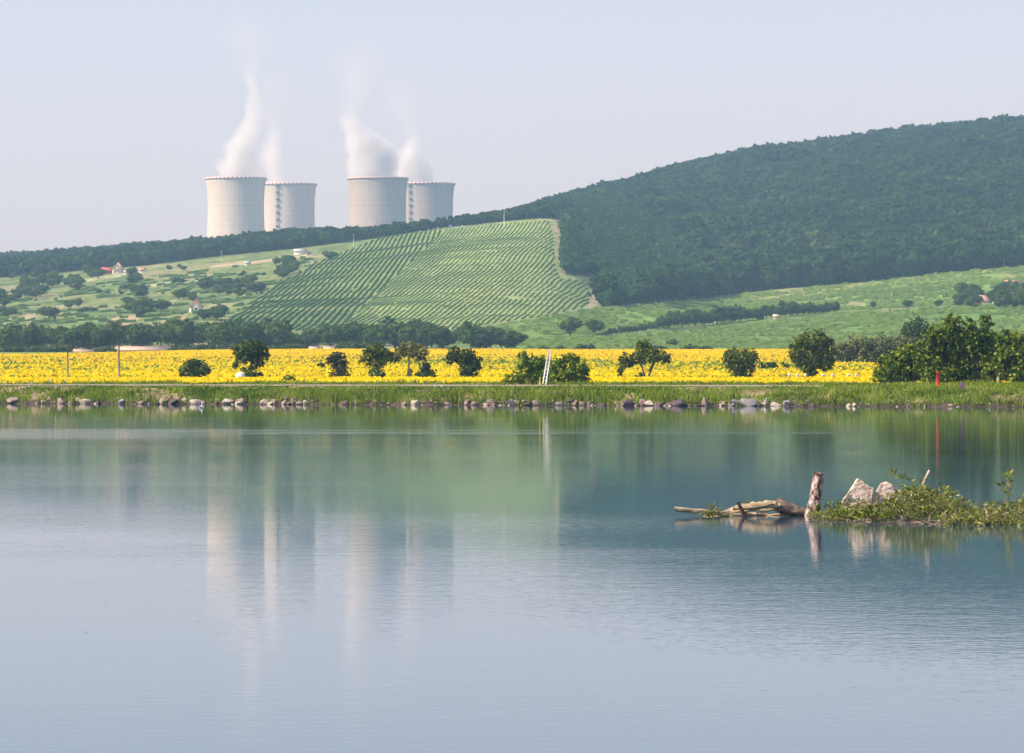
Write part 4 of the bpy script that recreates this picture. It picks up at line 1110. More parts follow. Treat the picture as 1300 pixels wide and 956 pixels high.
t1('bush', 941, [(938, 458, 21, 14), (942, 470, 16, 14), (930, 452, 13, 9), (950, 453, 12, 10), (941, 480, 12, 6)], [[(941, B, 2), (941, 466, 1.5)]], M['leaf_mid'], 'big round green bush, alone in the right half of the sunflowers', cat='bush', seed=10)
t1('tree', 1030, [(1030, 433, 20, 13), (1013, 445, 13, 14), (1048, 442, 13, 15), (1034, 455, 20, 14), (1022, 462, 14, 10), (1030, 476, 9, 11), (1048, 460, 12, 10)], [[(1031, B, 2.5), (1031, 466, 2), (1031, 448, 1.5)]], M['leaf_mid'], 'tall broad dark green tree with a narrow foot in the sunflowers', seed=11)
for px, py, r, lab in [(968, 466, 4, 'tiny dark bush just right of the big round bush'), (979, 464, 8, 'low wide dark bush between the round bush and the broad tree'), (997, 465, 5, 'tiny dark bush left of the broad tree')]:
    Yb = 470.0; X = (px - CX) / F * Yb
    lobed_tree('bush', px, float(zat(X, Yb)[0]), Yb, [(px, py, r, 5), (px + r * 0.4, py + 3, r * 0.8, 5)], [], M['leaf_dark'], lab, 'bush', seed=px, group='tiny bushes behind the round bush')
Yb = 318.0
lobed_tree('shrub', 366, float(zat(-17, Yb)[0]), Yb, [(366, 481, 6, 5), (371, 484, 5, 5), (362, 485, 5, 4)], [], M['leaf_bright'], 'small weedy green shrub sticking out of the near sunflowers', 'shrub', seed=21, leaf=0.1, dens=0.8, core=0.3)

# row of olive trees behind the field, right
Yk = 560.0
for i, (px, top, w) in enumerate([(1068, 434, 13), (1082, 428, 13), (1096, 426, 12), (1108, 429, 11), (1120, 424, 12), (1133, 426, 12), (1146, 425, 12), (1160, 428, 12), (1176, 430, 12)]):
    X = (px - CX) / F * Yk; z = float(zat(X, Yk)[0]); h = 472 - top
    lobed_tree('tree', px, z, Yk, [(px, top + h * .3, w * .8, h * .3), (px - w * .4, top + h * .55, w * .7, h * .35), (px + w * .4, top + h * .6, w * .7, h * .4), (px, top + h * .8, w * .8, h * .3)], [[(px, 476, 1.4), (px, 455, 1)]],
               M['leaf_olive'], 'yellowish olive tree in the row behind the right end of the field', group='olive tree row behind the field', seed=40 + i, leaf=0.2, dens=0.9)
for i, (px, top, w) in enumerate([(1162, 402, 16), (1176, 408, 14), (1150, 412, 10)]):
    Yk2 = 640.0; X = (px - CX) / F * Yk2; z = float(zat(X, Yk2)[0]); h = 460 - top
    lobed_tree('tree', px, z, Yk2, [(px, top + h * .25, w * .8, h * .25), (px - w * .4, top + h * .5, w * .8, h * .3), (px + w * .4, top + h * .6, w * .8, h * .35)], [[(px, 466, 1.4), (px, 440, 1)]],
               M['leaf_dark'], ['dull dark tree, tallest of three behind the olive row', 'dull dark tree, right one of three behind the olive row', 'dull dark tree, leftmost of three behind the olive row'][i], seed=60 + i, leaf=0.24, dens=0.8)

# ------------------------------------------------------------------ bushes beside the path (near bank)
def near_shrub(name, px, lobes, trunks, mat, label, seed, cat='bush', d=21.0, leaf=0.15, dens=1.05, core=0.4, barkm=None):
    Y = 275.0
    for _ in range(6): Y = float(shore((px - CX) / F * Y)) + d
    X = (px - CX) / F * Y
    return lobed_tree(name, px, float(zat(X, Y)[0]), Y, lobes, trunks, mat, label, cat=cat, group='bushes along the far edge of the path', seed=seed, leaf=leaf, dens=dens, core=core, barkm=barkm)
near_shrub('bush', 666, [(672, 465, 15, 14), (655, 479, 13, 8), (664, 456, 8, 8), (684, 472, 12, 14), (645, 484, 9, 4), (672, 481, 18, 7), (688, 466, 11, 13), (694, 477, 12, 12)], [[(668, 489, 1.5), (668, 472, 1.2)]], M['leaf_bright'], 'leafy yellowish green bush left of the white ladder', 101, dens=0.8)
near_shrub('bush', 722, [(708, 463, 12, 13), (727, 466, 12, 16), (740, 474, 9, 13), (716, 478, 18, 10), (733, 482, 14, 6), (700, 476, 12, 12), (724, 454, 7, 7)], [[(716, 489, 1.5), (716, 470, 1.2)]], M['leaf_bright'], 'leafy yellowish green bush behind and right of the white ladder', 102, dens=0.8)
near_shrub('bush', 1135, [(1135, 468, 22, 16), (1120, 477, 13, 10), (1150, 452, 17, 15), (1142, 480, 24, 8), (1160, 466, 14, 16), (1128, 456, 12, 8)], [[(1140, 489, 2), (1140, 470, 1.4)]], M['leaf_walnut'], 'dense rounded green bush, left end of the big thicket', 103)
near_shrub('tree', 1192, [(1208, 412, 14, 12), (1193, 424, 18, 14), (1180, 436, 16, 16), (1205, 436, 18, 18), (1184, 456, 22, 18), (1208, 460, 20, 20), (1190, 476, 24, 12), (1168, 444, 12, 10)], [[(1196, 489, 2.5), (1197, 466, 2), (1200, 435, 1.6)]], M['leaf_walnut'], 'tall leafy tree in the thicket left of the red post top', 104, 'tree', 20.5)
near_shrub('tree', 1240, [(1230, 414, 10, 9), (1251, 407, 9, 8), (1236, 428, 14, 13), (1252, 424, 10, 12), (1244, 446, 20, 18), (1232, 466, 20, 18), (1256, 472, 16, 14)], [[(1240, 489, 2.4), (1241, 460, 2), (1242, 430, 1.5)]], M['leaf_walnut'], 'tall twin peaked leafy tree in the middle of the thicket', 105, 'tree', 21.5)
near_shrub('tree', 1283, [(1276, 430, 14, 10), (1295, 432, 16, 12), (1284, 448, 20, 14), (1304, 456, 18, 22), (1290, 474, 24, 12), (1268, 462, 10, 12), (1318, 440, 16, 20), (1330, 465, 18, 20)], [[(1266, 489, 1.8), (1270, 470, 1.6), (1276, 455, 1.2)], [(1300, 489, 1.8), (1300, 460, 1.4)]], M['leaf_walnut'], 'leafy tree with pale leaning trunk at the right edge', 106, 'tree', 20.0, barkm=M['bark_pale'])

near_shrub('bush', 1230, [(1150, 474, 22, 14), (1185, 466, 24, 22), (1222, 462, 24, 26), (1258, 464, 24, 24), (1296, 462, 24, 26), (1330, 466, 22, 22), (1220, 440, 14, 16), (1262, 440, 12, 14)], [], M['leaf_dark'], 'dark undergrowth filling the thicket behind the leafy trees at right', 107, d=24.5)

# ------------------------------------------------------------------ grass bank
def grass():
    r_ = rng(9)
    a = Acc()
    N = 165000
    Y = 255 + r_.random(N) * 55; X = ((-40 + 1380 * r_.random(N)) - CX) / F * Y
    d = Y - shore(X)
    nb = fbm(X * 0.5, Y * 0.5, 41); tall = fbm(X * 0.22, Y * 0.3, 43)
    keep = (d > 0.12) & (d < 26) & ~((d > 9.9) & (d < 16.3) & (X < 23 - 3 * fbm(Y * 2, X * 0, 5)) & (r_.random(N) > np.clip((fbm(X * 0.35, Y * 0.8, 57) - 0.5) * 2.2, 0.01, 0.6))) & ~((nb > 0.62) & (r_.random(N) > 0.25)) 
    keep &= r_.random(N) < np.where(d < 1.2, 0.62, 1)
    X, Y, d, tall = X[keep], Y[keep], d[keep], tall[keep]; n = len(X)
    z = zat(X, Y)
    px = X / Y * F + CX
    hgt = (0.24 + 0.9 * np.clip(tall - 0.3, 0, 1) * 1.6 * r_.random(n)) * np.where(X < 21, np.interp(d, [0, 2, 4, 6, 8, 17, 19], [0.9, 0.85, 0.6, 0.35, 0.14, 0.12, 0.6]), np.interp(d, [0, 2, 6, 17, 19], [0.9, 0.8, 0.5, 0.4, 0.6])) * (0.6 + 0.9 * fbm(X * 1.3, Y * 1.3, 61))
    hgt = np.clip(hgt, 0.03, 0.85)
    th = r_.random(n) * 6.28; lean = 0.35 * hgt
    w = 0.022 + 0.03 * r_.random(n)
    ux, uy = np.cos(th), np.sin(th); lx, ly = r_.normal(size=n), r_.normal(size=n)
    p0 = np.stack([X - ux * w, Y - uy * w, z - 0.03], -1); p1 = np.stack([X + ux * w, Y + uy * w, z - 0.03], -1)
    p2 = np.stack([X + ux * w * 0.7 + lx * lean * 0.4, Y + uy * w * 0.7 + ly * lean * 0.4, z + hgt * 0.6], -1)
    p3 = np.stack([X + lx * lean, Y + ly * lean, z + hgt], -1)
    p4 = np.stack([X - ux * w * 0.7 + lx * lean * 0.4, Y - uy * w * 0.7 + ly * lean * 0.4, z + hgt * 0.6], -1)
    a.add(np.stack([p0, p1, p2, p3, p4], 1).reshape(-1, 3), np.arange(5 * n).reshape(n, 5), 0)
    # broad-leaved weeds
    k = r_.random(n) < np.where(fbm(X * 0.45, Y * 0.45, 47) > 0.54, 0.55, 0.08) * (d < 9)
    C = np.stack([X, Y, z + hgt * 0.5 * r_.random(n)], -1)[k]
    Nn = dirs(r_, int(k.sum())) * 0.6 + np.array([0, -0.3, 0.7]); Nn /= np.linalg.norm(Nn, axis=1)[:, None]
    cards(a, C, Nn, 0.1, 0.6, r_, 1)
    o = a.build('bank_grass', [M['grass'], M['grass_dark']]); tag(o, 'long green grass and weeds on the bank', 'grass', None, 'stuff')
grass()

# ---- shoreline stones
STONE = {k: mat_noise(k + '_stone', s, 3.0, coord='Object', bump=0.4) for k, s in {
    'pale': [(0.3, (0.38, 0.31, 0.22)), (0.7, (0.62, 0.54, 0.42))], 'pink': [(0.3, (0.18, 0.13, 0.1)), (0.7, (0.44, 0.33, 0.26))],
    'grey': [(0.3, (0.2, 0.18, 0.17)), (0.7, (0.38, 0.35, 0.33))], 'dark': [(0.3, (0.06, 0.045, 0.045)), (0.7, (0.16, 0.12, 0.11))]}.items()}
def rock_mesh(seed, flat=False):
    v, f = ICO[2]
    r_ = rng(seed); q = v.copy()
    for _ in range(9):        # chop with random planes: angular faces
        nrm = dirs(r_, 1)[0]; dd = 0.36 + 0.36 * r_.random()
        e = q @ nrm; m = e > dd; q[m] -= np.outer((e - dd)[m], nrm)
    q *= (1 + 0.06 * r_.normal(size=(len(q), 1)))
    a = Acc(); q /= np.abs(q).max(0); a.add(q, f)
    return a
def rock(x0, x1, y0, y1, kind, label, seed, dd=0.3, group='large stones along the waterline', cat='rock'):
    px = (x0 + x1) / 2; Y = 275.0
    for _ in range(6): Y = float(shore((px - CX) / F * Y)) + dd
    w = (x1 - x0) / 2 / F * Y; h = (y1 - y0) / F * Y
    zb = H - (y1 - HY) / F * Y if dd > 1 else 0.0
    o = rock_mesh(seed).build('rock', [STONE[kind]], loc=((px - CX) / F * Y, Y, max(zb, -0.02) + h * 0.32))
    o.scale = (w * 1.02, w * 0.8, h * 0.62); o.rotation_euler = (0.0, (rng(seed).random() - 0.5) * 0.25, rng(seed).random() * 0.5 - 0.25)
    tag(o, label, cat, group)
ROCKS = [
 (8, 26, 505, 514, 'pink', 'pinkish brown rounded stone at the far left waterline'), (51, 59, 507, 513, 'pink', 'small tan stone left of the tan stone pair'),
 (71, 84, 504, 513, 'pink', 'tan stone with dark cleft left of the biggest pale boulder'), (98, 118, 503, 512.5, 'pale', 'biggest pale cream boulder on the left shore'),
 (150, 161, 504, 512, 'grey', 'greyish stone right of the biggest pale boulder'), (175, 186, 504, 511, 'pink', 'pink stone left of the narrow upright stone'),
 (202, 210, 502.5, 513, 'pale', 'narrow upright pale stone beside the dark purple stone'), (211, 227, 502, 512, 'dark', 'dark purple brown boulder on the left shore'),
 (240, 262, 505, 512, 'pale', 'flat pale slab right of the dark purple boulder'), (251, 263, 501, 508, 'pink', 'brown stone lying behind the flat pale slab'),
 (282, 298, 505, 513, 'pale', 'sloping cream slab left of the blocky stone'), (298, 312, 503.5, 513, 'pink', 'blocky light pink stone right of the sloping cream slab'),
 (328, 341, 506, 513, 'pale', 'pale flat topped stone in the left middle shore'), (343, 354, 505, 513, 'pink', 'pink stone right of the pale flat topped stone'),
 (356, 367, 507, 513, 'pink', 'low tan stone left of the pointed stone'), (368, 376, 501, 512, 'pink', 'pointed upright brown stone in the left middle shore'),
 (384, 394, 506, 513, 'pale', 'leaning pale wedge stone right of the pointed stone'), (431, 440, 507, 515, 'pink', 'round pinkish stone right of the tall grass clump'),
 (520, 533, 504, 513, 'pale', 'whitish stone in a bare gap of the grass'), (587, 595, 509, 516, 'pink', 'small rounded stone below the stone in the grass'),
 (618, 630, 507, 516, 'pink', 'brown stone left of the small whitish round one'), (643, 653, 507, 516, 'pale', 'small whitish round stone near the ladder'),
 (676, 685, 507, 515, 'pink', 'pale tan stone below the white ladder'), (704, 714, 510, 516, 'grey', 'low grey stone right below the white ladder'),
 (733, 743, 508, 516, 'pink', 'brown stone, left of a pair under the right bush'), (745, 753, 508, 516, 'pink', 'tan stone, right of a pair under the right bush'),
 (789, 805, 505, 514, 'dark', 'dark brown cleft rock left of the pale triangle stone'), (811, 820, 504, 514, 'pink', 'upright tan stone between dark rock and pale triangle'),
 (818, 832, 508.5, 516, 'pale', 'pale triangular low stone at the water'), (848, 875, 507, 516, 'dark', 'wide flat dark rock at the water'),
 (887, 901, 499.5, 513, 'pink', 'tall brown rock right of the wide flat dark one'), (911, 920, 511, 516, 'pale', 'small bright flat stone left of the two grey boulders'),
 (922, 938, 501, 513, 'grey', 'light grey boulder, left of two big grey ones'), (935, 964, 500.5, 511, 'grey', 'longest grey boulder on the right shore'),
 (968, 976, 505, 516, 'pale', 'split pale upright stone right of the long grey boulder'), (976, 993, 507, 515, 'pale', 'pale flat stones low by the water right of the grey boulders'),
 (994, 1005, 504.5, 516, 'grey', 'upright rounded grey stone, last large one rightwards'), (1028, 1036, 510, 517, 'dark', 'small dark stone below reeds'),
 (1074, 1081, 511, 516.5, 'pale', 'tiny white stone, left of two at the right shore'), (1082, 1090, 511, 516.5, 'pale', 'tiny white stone, right of two at the right shore')]
for i, (x0, x1, y0, y1, k, lab) in enumerate(ROCKS): rock(x0, x1, y0, y1, k, lab, 500 + i, 0.25 if y1 > 510 else 0.9)
rock(604, 618, 495, 504, 'pink', 'rounded mauve boulder lying in the grass above the shore', 600, 3.6)
rock(857, 863, 497, 501, 'pink', 'tan stone half hidden in grass above the wide dark rock', 601, 4.5)
rock(1253, 1261, 507, 513, 'grey', 'greyish stone in the weeds right of the purple flowers', 602, 1.0)
r_ = rng(31)
protos_r = [rock_mesh(700 + k).mesh('stone', [STONE[['pink', 'pink', 'dark', 'dark', 'pale', 'pink'][k % 6]]]) for k in range(12)]
for i in range(330):
    px = -20 + 1345 * r_.random()
    if px > 1040 and r_.random() < 0.5: continue
    Y = 275.0; dd = -0.1 + 1.5 * r_.random() ** 1.3
    for _ in range(4): Y = float(shore((px - CX) / F * Y)) + dd
    s = 0.06 + 0.16 * r_.random() ** 1.6
    if px > 1040: s *= 0.7
    o = bpy.data.objects.new('stone', protos_r[int(r_.integers(0, 12))]); COL.objects.link(o)
    X = (px - CX) / F * Y
    o.location = (X, Y, float(zat(X, Y)[0]) * 0.9 + s * 0.32); o.scale = (s * (0.9 + 0.7 * r_.random()), s, s * (0.6 + 0.4 * r_.random())); o.rotation_euler = (0, (r_.random() - .5) * 0.4, r_.random() * 6.28)
    tag(o, 'small rubble stone in the line of loose stones at the far waterline', 'stone', 'small rubble stones along the far shore')

# ---- white ladder, posts, flowers, hives
def at_bank(px, d):
    Y = 275.0
    for _ in range(6): Y = float(shore((px - CX) / F * Y)) + d
    X = (px - CX) / F * Y
    return X, Y, float(zat(X, Y)[0])
X, Y, Z = at_bank(690, 17.4)
root = empty('ladder', (X, Y, Z)); tag(root, 'tall white leaning ladder by the bushes on the path', 'ladder')
bz = np.array([X, Y, Z])
def rail(p, q):
    a = Acc(); p3 = P(p[0], p[1], Y) - bz; q3 = P(q[0], q[1], Y) - bz; p3[1] -= 0; q3[1] += 0.5
    tube(a, [p3, q3], 0.045, 6); return a.build('rail', [M['white_paint']], root, smooth=True), p3, q3
_, a0, a1 = rail((689.3, 487), (696.5, 444.5)); _, b0, b1 = rail((693, 488.6), (700.3, 444))
for t in np.linspace(0.1, 0.97, 9):
    a = Acc(); tube(a, [a0 * (1 - t) + a1 * t, b0 * (1 - t) + b1 * t], 0.022, 6); a.build('rung', [M['white_paint']], root)
M['red_paint'] = mat_flat('red_paint', (0.72, 0.02, 0.015), 0.5); M['yellow_paint'] = mat_flat('yellow_paint', (0.85, 0.65, 0.03), 0.5)
def post(px, d, h, r0, mat, label, cap=True):
    X, Y, Z = at_bank(px, d); root = empty('marker_post', (X, Y, Z)); tag(root, label, 'post')
    a = Acc(); tube(a, [(0, 0, -0.2), (0, 0, h)], r0, 12); a.build('post', [mat], root, smooth=True)
    if cap:
        a = Acc(); tube(a, [(0, 0, h), (0, 0, h + 0.03), (0, 0, h + 0.05)], [r0 * 1.2, r0 * 1.2, r0 * 0.6], 12); a.build('cap', [mat], root)
post(1191, 9.3, 0.98, 0.11, M['red_paint'], 'bright red round post on the bank before the thicket')
post(685.5, 16.9, 0.5, 0.05, M['yellow_paint'], 'short yellow marker post left of the ladder foot')
M['purple'] = mat_leaf('purple_petals', (0.3, 0.04, 0.4), (0.45, 0.08, 0.6), trans=0.3); M['stem'] = mat_flat('green_stem', (0.1, 0.18, 0.04)); M['white_petal'] = mat_leaf('white_petals', (0.75, 0.75, 0.7), (0.85, 0.85, 0.8), trans=0.2)
def flower(px, d, h, mat, label, n, r0, seed, group=None, spread=0.12, name='wildflower'):
    X, Y, Z = at_bank(px, d); root = empty(name, (X, Y, Z)); tag(root, label, 'flower', group); r_ = rng(seed)
    a = Acc(); b = Acc()
    for k in range(n):
        q = r_.normal(size=2) * spread; hh = h * (0.75 + 0.4 * r_.random())
        tube(a, [(q[0] * 0.3, q[1] * 0.3, -0.05), (q[0], q[1], hh)], 0.008, 4)
        C = np.array([q[0], q[1], hh]) + r_.normal(size=(22, 3)) * np.array([r0, r0, r0 * 1.6])
        cards(b, C, dirs(r_, 22), 0.03, 0.7, r_)
    a.build('stems', [M['stem']], root); b.build('blossom', [mat], root)
flower(1222, 4.0, 0.55, M['purple'], 'purple wildflowers blooming on the right bank', 7, 0.05, 1, spread=0.16)
for i, (px, d) in enumerate([(40, 5.5), (36, 3.4), (71, 3.8), (4, 7), (83, 9.0), (120, 8.8), (553, 5), (560, 4.6), (62, 8.6)]):
    flower(px, d, 0.45, M['white_petal'], 'small white umbel wildflower in the bank grass at left', 1, 0.035, 20 + i, 'white wildflowers in the bank grass', 0.02)
for i, px in enumerate([1002, 1012, 1023, 1045, 1057, 1077, 1087]):
    Yh = 386.0; X = (px - CX) / F * Yh; Z = float(zat(X, Yh)[0])
    root = empty('beehive', (X, Yh, Z)); tag(root, 'small white beehive box in the row behind the near sunflowers', 'beehive', 'row of white beehives')
    a = Acc(); box(a, -0.2, 0.2, -0.2, 0.2, 0, 1.35); a.build('body', [M['wall_cream']], root)
    a = Acc(); box(a, -0.13, 0.13, -0.2, 0.2, 1.352, 1.58); a.build('lid', [M['white_paint']], root)
# white tarpaulin hump at the foot of the dark tree
Yc = 374.0; X = (305 - CX) / F * Yc; Z = float(zat(X, Yc)[0])
a = Acc(); v, f = ICO[2]; q = v * np.array([0.46, 0.5, 0.5]); q[:, 2] = np.maximum(q[:, 2], 0) + 1.36
q[:, 2] += 0.05 * nz3(v, 3, 1)
a.add(q, f); box(a, -0.4, 0.4, -0.4, 0.4, 0, 1.36)
tag(a.build('tarpaulin', [M['white_paint']], loc=(X, Yc, Z), smooth=True), 'white domed cover beside the dark round headed tree', 'cover')

# tall reed clump and dark weeds on the shore
def reed(px, d, h, n, label, seed, mat='grass', spread=0.35):
    X, Y, Z = at_bank(px, d); a = Acc(); r_ = rng(seed)
    for k in range(n):
        q = r_.normal(size=2) * spread; l = r_.normal(size=2) * 0.3 * h; hh = h * (0.6 + 0.5 * r_.random()); w = 0.025
        a.add([(q[0] - w, q[1], -0.1), (q[0] + w, q[1], -0.1), (q[0] + l[0] * .4 + w * .7, q[1] + l[1] * .4, hh * .65), (q[0] + l[0], q[1] + l[1], hh), (q[0] + l[0] * .4 - w * .7, q[1] + l[1] * .4, hh * .65)], [[0, 1, 2, 3, 4]])
    tag(a.build('reed_clump', [M[mat]], loc=(X, Y, Z)), label, 'reeds')
reed(421, 0.5, 1.0, 90, 'tall bright green reed clump at the water in the left middle', 3, 'grass')
reed(257, 1.5, 0.75, 40, 'dark weed clump behind the flat pale slab', 4, 'grass_dark')
reed(315, 1.3, 0.8, 60, 'dark weed clump right of the blocky pink stone', 5, 'grass_dark')
reed(500, 1.2, 0.6, 60, 'leafy weed clump left of the bare gap', 6, 'grass')
reed(1040, 0.8, 0.6, 50, 'grass clump above the small dark stone', 7, 'grass')

# ---- white water bird by the far bank
Yw = 254.0
a = Acc()
blob(a, (0, 0, 0.07), (0.13, 0.08, 0.075), 2, 0.1, 1)
tube(a, [(0.08, 0, 0.08), (0.12, 0, 0.2), (0.12, 0, 0.3)], [0.045, 0.03, 0.028], 8)
blob(a, (0.13, 0, 0.31), (0.045, 0.03, 0.032), 1, 0.05, 2); tube(a, [(0.16, 0, 0.31), (0.22, 0, 0.3)], [0.014, 0.003], 6)
tube(a, [(-0.08, 0, 0.1), (-0.2, 0, 0.13)], [0.05, 0.01], 8)
o = a.build('water_bird', [M['white_paint']], loc=((255 - CX) / F * Yw, Yw, -0.01), smooth=True); o.rotation_euler = (0, 0, R(60))
tag(o, 'small white water bird swimming near the left shore', 'bird')

# ------------------------------------------------------------------ driftwood in the foreground
YD = 60.7
def D(px, py, dy=0.0): return P(px, py, YD) + np.array([0, dy, 0])
M['stump'] = mat_noise('mottled_stump_bark', [(0.42, (0.05, 0.03, 0.025)), (0.48, (0.26, 0.18, 0.14)), (0.58, (0.6, 0.47, 0.4))], 17, bump=0.6, bscale=30, stretch=(1, 1, 0.55), coord='Object')
M['cut_wood'] = mat_noise('pale_cut_wood', [(0.3, (0.42, 0.3, 0.2)), (0.7, (0.7, 0.56, 0.4))], 9, bump=0.3, stretch=(0.4, 2, 2))
M['split_wood'] = mat_noise('pale_split_wood', [(0.3, (0.22, 0.13, 0.06)), (0.45, (0.5, 0.36, 0.2)), (0.75, (0.66, 0.52, 0.33))], 8, bump=0.5, stretch=(0.35, 3, 3))
M['brown_wood'] = mat_noise('brown_bark', [(0.3, (0.1, 0.07, 0.05)), (0.7, (0.36, 0.26, 0.19))], 12, bump=0.6, stretch=(0.5, 2, 2))
M['dark_wood'] = mat_noise('wet_dark_wood', [(0.3, (0.03, 0.018, 0.014)), (0.7, (0.12, 0.07, 0.05))], 12, bump=0.6)
M['tan_wood'] = mat_noise('tan_wet_wood', [(0.3, (0.2, 0.15, 0.09)), (0.7, (0.52, 0.42, 0.29))], 9, bump=0.5, stretch=(0.35, 2, 2))
M['slab'] = mat_noise('pinkish_granite', [(0.35, (0.55, 0.4, 0.3)), (0.55, (0.8, 0.64, 0.5)), (0.75, (0.88, 0.74, 0.6))], 14, bump=0.8, bscale=22)
M['willow'] = mat_leaf('willow_leaves', (0.05, 0.1, 0.01), (0.24, 0.32, 0.035), (0.55, 0.55, 0.17), trans=0.35)
M['willow_dry'] = mat_leaf('dry_willow_leaves', (0.22, 0.2, 0.06), (0.42, 0.38, 0.18), (0.6, 0.52, 0.33), trans=0.25)
M['twig'] = mat_noise('twig_bark', [(0.3, (0.1, 0.07, 0.04)), (0.7, (0.3, 0.22, 0.14))], 20)

# leaning stump
p0, p1 = D(1026.5, 668), D(1041.5, 600)
root = empty('stump', tuple(p0)); tag(root, 'leaning sawn stump with mottled flaking bark standing in the water', 'stump')
a = Acc(); nseg, ns = 30, 28; V = []
ax = (p1 - p0); Ls = np.linalg.norm(ax)
for i in range(nseg):
    t = i / (nseg - 1); c = ax * t + np.array([0.012 * math.sin(t * 5), 0, 0]); r0 = 0.108 * (1 - t) + 0.076 * t + (0.03 * max(0, 0.35 - t))
    for k in range(ns):
        th = 2 * math.pi * k / ns
        v = Vector((math.cos(th) * 2, math.sin(th) * 2, t * 7)); q = r0 * (1 + 0.16 * mnoise.noise(v) + 0.09 * mnoise.noise(v * 3.3))
        V.append((c[0] + q * math.cos(th), c[1] + q * math.sin(th), c[2] + (0.015 * math.cos(th) * -1 if i == nseg - 1 else 0)))
Q = [[i * ns + k, i * ns + (k + 1) % ns, (i + 1) * ns + (k + 1) % ns, (i + 1) * ns + k] for i in range(nseg - 1) for k in range(ns)]
a.add(V, Q); a.build('bark', [M['stump']], root, smooth=True)
a = Acc(); a.add(np.array(V[-ns:]) + np.array([0, 0, 0.001]), [list(range(ns))]); a.build('cut_face', [M['cut_wood']], root)

def rough_log(name, pts, rad, mat, label=None, cat=None, n=22, parent=None, seed=0, squash=1.0, sub=9, base=None, amp=0.2):
    pts = np.array(pts); base = pts[0] if base is None else base
    T = np.linspace(0, len(pts) - 1, (len(pts) - 1) * sub + 1)
    C = np.stack([np.interp(T, range(len(pts)), pts[:, k]) for k in range(3)], -1) - base; Rr = np.interp(T, range(len(pts)), rad)
    a = Acc(); V = []
    for i in range(len(T)):
        t = C[min(i + 1, len(T) - 1)] - C[max(i - 1, 0)]; t /= np.linalg.norm(t); u = np.cross(t, [0, 0, 1.0]); u /= np.linalg.norm(u) + 1e-9; v = np.cross(u, t)
        for k in range(n):
            th = 2 * math.pi * k / n; nv = Vector((math.cos(th) * 1.5, math.sin(th) * 1.5, T[i] * 1.2 + seed * 9))
            q = Rr[i] * (1 + amp * 1.3 * mnoise.noise(nv) + amp * 0.8 * mnoise.noise(Vector((nv.x * 3, nv.y * 3, nv.z * 1.5))) + amp * 0.5 * mnoise.noise(Vector((nv.x * 8, nv.y * 8, nv.z * 3))))
            V.append(C[i] + q * (math.cos(th) * u + squash * math.sin(th) * v))
    Q = [[i * n + k, i * n + (k + 1) % n, (i + 1) * n + (k + 1) % n, (i + 1) * n + k] for i in range(len(T) - 1) for k in range(n)]
    a.add(V, Q); a.F.append((np.array([list(range(n))]), 0)); a.F.append((np.array([list(range(len(V) - n, len(V)))[::-1]]), 0))
    o = a.build(name, [mat], parent, loc=None if parent is not None else tuple(base), smooth=True)
    if label: tag(o, label, cat)
    return o
rough_log('floating_log', [D(856, 645.5), D(864, 647), D(880, 648.5), D(905, 650), D(935, 653), D(960, 656)], [0.042, 0.05, 0.05, 0.052, 0.05, 0.04], M['tan_wood'], 'thin tan log lying low in the water, left end of the driftwood', 'log', seed=1, squash=0.75)
# the large broken trunk: brown bark end and pale splintered wood
bp = D(1032, 652, 0.1)
root = empty('broken_trunk', tuple(bp)); tag(root, 'broken trunk with pale splintered wood and brown bark end left of the stump', 'driftwood')
rough_log('bark', [D(984, 640, .1), D(992, 643, .1), D(1006, 647, .1), D(1020, 650, .1), D(1036, 654, .1)], [0.075, 0.1, 0.085, 0.055, 0.03], M['brown_wood'], parent=root, base=bp, seed=2)
for i, (p, q, w, t, tw) in enumerate([((930, 645), (984, 637.5), 0.05, 0.02, 0.6), ((948, 642), (990, 641), 0.05, 0.022, 0.9), ((918, 650), (962, 645), 0.045, 0.014, 0.2), ((905, 652), (950, 649.5), 0.04, 0.012, 0.0), ((958, 648), (992, 645.5), 0.03, 0.012, 0.7), ((940, 654), (975, 652), 0.045, 0.014, 0.2), ((965, 655), (1006, 654), 0.035, 0.01, 0.1), ((893, 653), (925, 653), 0.05, 0.008, 0.0), ((925, 648.5), (945, 641), 0.03, 0.014, 0.4), ((970, 643), (995, 648), 0.035, 0.016, 0.9)]):
    p3, q3 = D(*p, 0.05 * i - 0.1) - bp, D(*q, 0.03 * i - 0.05) - bp
    a = Acc(); V = []; nn = 14; r_ = rng(i + 60)
    for k in range(nn):
        s = k / (nn - 1); c = p3 * (1 - s) + q3 * s; ww = w * (0.25 + 0.9 * math.sin(math.pi * (0.12 + 0.75 * s))) * (0.8 + 0.4 * r_.random()); tt = t * (0.5 + 0.7 * r_.random())
        c = c + np.array([0, 0, (r_.random() - 0.5) * 0.012]); up = np.array([0, -math.sin(tw + 0.5), math.cos(tw + 0.5)]); sd = np.array([0, math.cos(tw + 0.5), math.sin(tw + 0.5)])
        V += [c - sd * ww - up * tt * .4, c - sd * ww * .6 + up * tt, c + sd * ww * .5 + up * tt * (0.6 + 0.8 * r_.random()), c + sd * ww - up * tt * .3, c - up * tt]
    Q = [[k * 5 + j, k * 5 + (j + 1) % 5, (k + 1) * 5 + (j + 1) % 5, (k + 1) * 5 + j] for k in range(nn - 1) for j in range(5)]
    a.add(V, Q); a.F.append((np.array([[0, 1, 2, 3, 4]]), 0)); a.F.append((np.array([[4, 3, 2, 1, 0]]) + (nn - 1) * 5, 0))
    a.build('splinter', [M['split_wood']], root)
